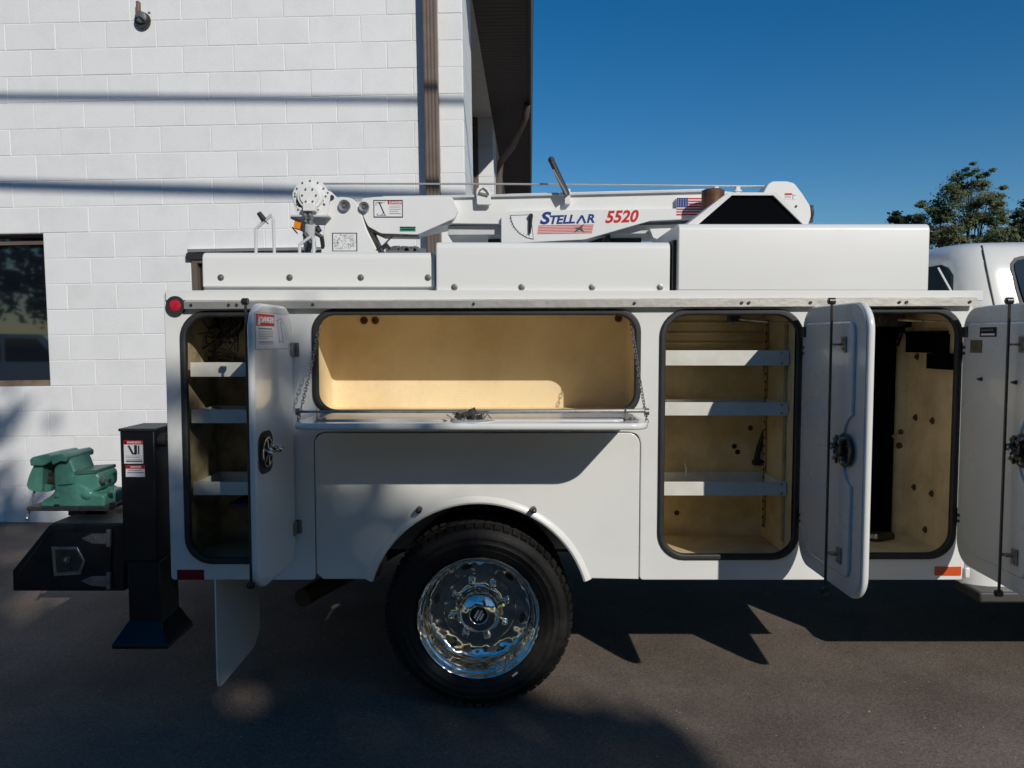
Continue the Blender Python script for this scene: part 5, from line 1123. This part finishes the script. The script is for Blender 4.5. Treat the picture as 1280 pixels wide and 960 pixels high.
q = MB(); cx, cy = 724, 286; st_ = [(718, 284.5), (723, 284.5), (730.5, 279.5), (727, 285), (730.5, 290.5), (724.5, 287.2), (717, 290.8), (721, 286)]
q.prism([at(x, y, Yn-.0012) for x, y in st_], (0, -.0008, 0)); q.build('logo_star', 'gunmetal', boom, smooth=False)
# flag
fl0, fl1 = at(844.5, 270, Yn), at(877.5, 248.5, Yn); fw_, fh_ = fl1.x-fl0.x, fl1.z-fl0.z; Yf_ = CY+.0395
fl0, fl1 = at(844.5, 270, Yf_), at(877.5, 248.5, Yf_)
q = MB(); q.box((fl0.x, CY+.0138, fl0.z), (fl1.x, CY+.0398, fl1.z)); flag = q.build('flag_decal', 'white', boom, smooth=False)
Yf_ = CY+.0148
q = MB()
for i in range(7): z1_ = fl1.z - (fl1.z-fl0.z)*(2*i)/13; q.box((fl0.x, CY+.0128, z1_-(fl1.z-fl0.z)/13), (fl1.x, CY+.0137, z1_))
q.build('flag_stripe', 'red', flag, smooth=False)
q = MB(); q.box((fl0.x-.0003, CY+.0118, fl1.z-(fl1.z-fl0.z)*7/13), (fl0.x+(fl1.x-fl0.x)*.42, CY+.0127, fl1.z+.0003)); q.build('flag_canton', 'blue', flag, smooth=False)
q = MB()
for i in range(5):
    for j in range(4): q.box((fl0.x+.006+j*.0135, CY+.0110, fl1.z-.010-i*.0085), (fl0.x+.009+j*.0135, CY+.0117, fl1.z-.007-i*.0085))
q.build('flag_star', 'white', flag, smooth=False)
# boom angle indicator
q = MB(); P = [at(x, y, Yn) for x, y in ((637.5, 269), (656, 268.5), (664, 268), (667, 299.5), (658, 297.5), (649, 292), (642, 284), (638.5, 276))]; q.prism(P, (0, -.0012, 0)); ind = q.build('angle_scale', 'printblack', boom, smooth=False)
q = MB(); P = [at(x, y, Yn) for x, y in ((638.5, 269.8), (656, 269.3), (663.3, 268.8), (666.2, 298.4), (658.3, 296.6), (649.6, 291.3), (642.9, 283.6), (639.5, 276))]; q.prism([p + Vector((0, -.0013, 0)) for p in P], (0, -.0008, 0)); q.build('scale_face', 'white', ind, smooth=False)
q = MB(); O = at(663, 270, Yn-.003)
for i in range(10):
    a = math.radians(186 + i*9); dv = Vector((math.cos(a), 0, math.sin(a))); q.tube([O + dv*.097, O + dv*.112], .0012, 4)
q.build('scale_mark', 'greyprint', ind)
q = MB(); A = at(663.5, 270, Yn-.01); B = at(662, 292, Yn-.01); q.tube([A, A*.4+B*.6, B], [.011, .009, .006], 8); q.cyl(A + Vector((0, -.012, 0)), A + Vector((0, .008, 0)), .012, 14); q.build('pointer', 'black', ind)
# rope guide clevis, cable, level rod
clv = cpoly('rope_guide', [(595, 239), (597, 234), (609, 234), (613, 239), (614, 256), (596, 256)], CY+.0, .0215, 'crane', boom, .003, .01)
q = MB(); P = [at(598, 243, CY-.004), at(600, 238, CY-.004), at(604, 235, CY-.004), at(608, 238, CY-.004), at(611, 243.5, CY-.004)]; q.tube(P, .004, 8); q.obox(at(605, 243, CY-.004), (.022, .004, .006), Matrix.Rotation(.25, 3, 'Y')); q.build('rope_hook', 'steel', clv)
q = MB(); q.tube([at(404, 229.5, CY+.08), at(640, 230, CY+.08), at(955, 233, CY+.06)], .0052, 8); q.build('hoist_rope', 'alum', crane)
q = MB(); A = at(689, 200, CY-.02); B = at(709, 243, CY-.02); q.tube([A, B], .016, 10); q.sphere(A, .018, 10); q.build('level_rod', 'rubber', boom)
q = MB(); A = at(691.5, 212, CY-.04); B = at(708, 243, CY-.04); q.tube([A, B], .0045, 6); q.build('rod_clip', 'alum', boom)
q = MB(); p = at(706, 247, CY); a = at(713, 236, CY); q.box((p.x, CY+.0, at(0, 255, CY).z), (a.x, CY+.04, a.z)); q.box((p.x-.03, CY-.01, at(0, 243, CY).z), (a.x, CY+.06, at(0, 241, CY).z)); q.build('rod_bracket', 'crane', boom, bevel=.002)
q = MB(); p = at(891, 258, CY-.1); t_ = at(891, 238.5, CY-.1); q.lathe([(0, t_.z-p.z+.008), (.045, t_.z-p.z+.006), (.058, t_.z-p.z), (.058, -.08)], (p.x, CY-.10, p.z), (0, 0, 1), 28); q.build('rest_bushing', 'rust', crane)
q = MB()
for x in (895, 922): p = at(x, 237, CY+.06); q.box((p.x-.01, CY+.05, p.z-.04), (p.x+.012, CY+.09, p.z+.015)); q.box((p.x-.018, CY+.045, p.z-.012), (p.x+.02, CY+.095, p.z-.004))
q.build('boom_rest_ear', 'crane', boom, bevel=.002)
# winch
win = bpy.data.objects.new('winch', None); COL.objects.link(win); win.parent = crane; win.location = at(390, 250, CY) - crane.location
def W_(q, name, m, bevel=0.0, **k):
    o = q.build(name, m, None, bevel=bevel, **k); o.parent = win; o.location = -(win.location + crane.location); return o
wc = at(389, 248, CY-.06)
q = MB(); o_ = smooth_poly(pxpoly([(365, 241), (369, 236), (376, 229), (388, 225), (400, 228), (410, 238), (413, 242), (409, 269), (371, 269), (366, 250)], CY-.05), .01, 3); q.prism([(x, CY-.05, z) for x, z in o_], (0, .012, 0)); W_(q, 'winch_cheek', 'crane', .002)
q = MB(); q.prism([(x, CY+.19, z) for x, z in o_], (0, .012, 0)); W_(q, 'winch_cheek', 'crane', .002)
q = MB(); q.lathe([(0, -.028), (.05, -.028), (.052, -.02), (.066, -.018), (.07, -.004), (.092, -.003), (.094, .01)], (wc.x-.005, CY-.05, wc.z+.012), (0, 1, 0), 36); W_(q, 'gear_cover', 'crane')
q = MB(); c_ = Vector((wc.x-.005, CY-.05, wc.z+.012))
for i in range(12): a = 2*PI*i/12; q.cyl(c_ + Vector((math.cos(a)*.080, -.003, math.sin(a)*.080)), c_ + Vector((math.cos(a)*.080, -.009, math.sin(a)*.080)), .0052, 6)
for i in range(6): a = 2*PI*i/6; q.cyl(c_ + Vector((math.cos(a)*.036, -.028, math.sin(a)*.036)), c_ + Vector((math.cos(a)*.036, -.033, math.sin(a)*.036)), .0055, 6)
for x, y in ((369, 242), (373, 262), (404, 251), (406, 256), (396, 253), (410, 241), (398, 262)): p = at(x, y, CY-.05); q.cyl((p.x, CY-.05, p.z), (p.x, CY-.056, p.z), .005, 6)
W_(q, 'winch_bolt', 'steel')
q = MB(); p = at(378, 253, CY-.02); q.sphere((p.x, CY-.052, p.z), .026, 12, (1, .3, 1.3)); W_(q, 'brake_window', 'cabglass')
q = MB(); q.cyl((wc.x, CY-.037, wc.z), (wc.x, CY+.19, wc.z), .06, 24); W_(q, 'rope_drum', 'steel')
q = MB(); a = at(363, 271, CY-.08); b = at(411, 269, CY-.08); q.box((a.x, CY-.08, a.z), (b.x, CY+.22, b.z+.002)); W_(q, 'base_plate', 'galv', .002)
q = MB(); a = at(379, 264, CY-.1); b = at(394, 254, CY-.1); q.box((a.x, CY-.11, a.z), (b.x, CY-.054, b.z)); W_(q, 'valve_block', 'crane', .003)
q = MB()
for x in (381.5, 388): p = at(x, 264, CY-.08); e_ = at(x+.5, 281, CY-.08); q.cyl(p, e_, .014, 10); q.cyl(p*.5+e_*.5 + Vector((0, 0, .01)), p*.5+e_*.5 - Vector((0, 0, .01)), .019, 6)
W_(q, 'hydraulic_fitting', 'steel')
q = MB(); a = at(386, 280, CY-.08); b = at(388, 312, CY-.02); q.tube([a, at(386, 296, CY-.06), b], [.034, .03, .034], 12); W_(q, 'hydraulic_motor', 'galv')
q = MB(); q.tube([at(392, 290, CY-.05), at(402, 296, CY-.04), at(405, 315, CY)], .012, 8); q.tube([at(381, 292, CY-.09), at(388, 303, CY-.09), at(384, 316, CY-.05)], .016, 8); q.tube([at(395, 284, CY), at(399, 290, CY)], .02, 6); W_(q, 'hydraulic_hose', 'rubber')
q = MB(); a = at(409, 243, CY-.02); q.tube([a, at(417, 249, CY-.02)], .008, 6); q.prism([at(413, 248, CY-.01), at(420, 250, CY-.01), at(413, 263, CY-.01)], (0, .01, 0)); q.cyl(at(415, 246.5, CY-.03), at(415, 246.5, CY), .012, 10); W_(q, 'rope_roller', 'rubber')
# amber warning light on a tilted stalk
q = MB(); c_ = at(374, 282, CY-.12); q.obox(c_, (.022, .022, .021), Matrix.Rotation(.2, 3, 'Y')); W_(q, 'warning_light', 'amber', .004)
q = MB(); q.obox(at(371.5, 275, CY-.12), (.028, .026, .006), Matrix.Rotation(.35, 3, 'Y')); q.obox(at(379, 283, CY-.12), (.006, .026, .026), Matrix.Rotation(.2, 3, 'Y')); q.tube([at(365, 284, CY-.12), at(372, 292, CY-.12)], .004, 6); W_(q, 'light_bracket', 'rubber', .001)
# grab rails beside the crane
rl = thing('grab_rail', 'pair of grey tube grab rails bent over beside the crane winch', 'handrail', (at(330, 312, 3.6).x, 3.6, BZ1))
q = MB()
q.tube([at(320, 330, 3.62), at(320, 286, 3.62), at(339.5, 268.5, 3.62), at(341.5, 275, 3.62), at(343.5, 330, 3.62)], .0075, 10)
q.tube([at(374.5, 330, 3.62), at(374.5, 306, 3.62), at(389, 295, 3.62), at(392, 297, 3.62), at(392.5, 330, 3.62)], .0075, 10); q.build('rail_tube', 'galv', rl)
q = MB(); q.tube([at(323.5, 266, 3.61), at(330, 275, 3.61)], [.011, .014], 10); q.tube([at(329, 274, 3.61), at(335.5, 280, 3.61)], .003, 6); q.build('pull_knob', 'rubber', rl)
q = MB(); q.tube([at(470, 313, CY-.1), at(480, 306, CY-.1), at(491, 294.5, CY-.1)], .004, 6); q.tube([at(478, 311, CY-.12), at(484, 306, CY-.12), at(487, 312, CY-.12)], .01, 6); q.build('control_hose', 'rubber', crane)
cpoly('under_brace', [(458, 284), (461, 283), (477, 292), (522, 293.5), (522, 296), (478, 295.5), (466, 290), (478, 316), (473, 316)], CY-.005, .10, 'darksteel', crane, .001)
q = MB(); rg = random.Random(12)
for i in range(14): x = 484 + i*2.9; q.obox(at(x, 311 - rg.random()*1.5, CY-.02), (.008, .01, rg.uniform(.006, .014)))
q.box((at(480, 0, CY).x, CY-.03, at(0, 318, CY).z), (at(530, 0, CY).x, CY+.01, at(0, 311, CY).z)); q.build('valve_bank', 'steel', crane, smooth=False)
cpoly('shade_bracket', [(756, 297), (763, 290), (763, 306), (752, 306)], CY+.1, .1, 'darksteel', crane, .002)

# ------------------------------------------------------------------ a light pickup behind the camera, seen in the window glass
pk = thing('parked_pickup', 'white pickup parked behind the camera, seen only as a reflection in the left window', 'pickup', (-11.0, -3.4, -.055))
PKZ = -.055
k0_ = set(bpy.data.objects)
q = MB(); q.prism([(-13.0, -4.3, .45), (-7.3, -4.3, .45), (-7.2, -4.3, 1.0), (-8.6, -4.3, 1.12), (-9.2, -4.3, 1.75), (-10.9, -4.3, 1.78), (-11.3, -4.3, 1.15), (-13.0, -4.3, 1.12)], (0, 1.9, 0)); q.build('body', 'gel2', pk, bevel=.06)
q = MB()
for y in (-4.31, -2.40): q.prism([(-8.85, y, 1.18), (-9.3, y, 1.66), (-10.0, y, 1.68), (-10.0, y, 1.18)], (0, .01, 0)); q.prism([(-10.1, y, 1.18), (-10.1, y, 1.68), (-10.8, y, 1.68), (-11.1, y, 1.18)], (0, .01, 0))
q.prism([(-8.62, -4.15, 1.16), (-9.18, -4.15, 1.70), (-9.21, -4.15, 1.70), (-8.66, -4.15, 1.16)], (0, 1.6, 0)); q.build('window', 'cabglass', pk, smooth=False)
for x in (-8.2, -12.0):
    for y in (-4.33, -2.62):
        q = MB(); q.lathe([(.22, 0), (.36, .01), (.38, .04), (.38, .2), (.36, .24), (.2, .24)], (x, y, .38), (0, 1, 0), 28); wh = q.build('wheel', 'tyre', pk)
        q = MB(); q.lathe([(0, .02), (.1, .03), (.22, .005), (.22, .23), (.1, .21), (0, .22)], (x, y, .38), (0, 1, 0), 20); q.build('rim', 'steel', wh)
for o in set(bpy.data.objects) - k0_:
    if o.parent == pk: o.location.x += -1.1; o.location.z += -.055
# fallen twigs and pale stones on the asphalt
q = MB(); rg = random.Random(44)
for i in range(60):
    x, y = rg.uniform(-.2, 3.2), rg.uniform(2.6, 4.6); L_ = rg.uniform(.004, .02); an = rg.uniform(0, PI); q.tube([(x, y, -.052), (x + math.cos(an)*L_, y + math.sin(an)*L_, -.050)], .0014, 4)
for px_, py_ in ((1155, 888), (1100, 880)):
    p = EYE + ray(px_, py_)*(-1.635/ray(px_, py_).z); q.tube([p + Vector((-.04, 0, .003)), p + Vector((0, .004, .006)), p + Vector((.04, .0, .003))], .0012, 4)
tag(q.build('leaf_litter', 'timber'), 'scattered dry twig bits on the asphalt in front of the truck', 'twigs', kind='stuff')

q = MB(); rg = random.Random(77)
for i in range(900):
    y = 2.5 + 2.6*rg.random()**1.4; x = rg.uniform(-2.4, 3.6); r_ = rg.uniform(.0012, .0042) * (1.7 if rg.random() < .05 else 1); z = gz(y) + r_*.3
    P = [Vector((x, y, z)) + Vector((rg.uniform(.7, 1.2)*a*r_, rg.uniform(.7, 1.2)*b*r_, rg.uniform(.5, .9)*c*r_)) for a, b, c in ((1, 0, 0), (0, 1, 0), (-1, 0, 0), (0, -1, 0), (0, 0, 1), (0, 0, -1))]
    q.add(P, [(0, 1, 4), (1, 2, 4), (2, 3, 4), (3, 0, 4), (1, 0, 5), (2, 1, 5), (3, 2, 5), (0, 3, 5)])
M['grit'] = mat('pale grit', (.40, .35, .29), .8, col2=(.14, .12, .10), nscale=9)
tag(q.build('grit', 'grit', smooth=False), 'loose pale grit strewn over the asphalt around the rear wheel', 'gravel', kind='stuff')
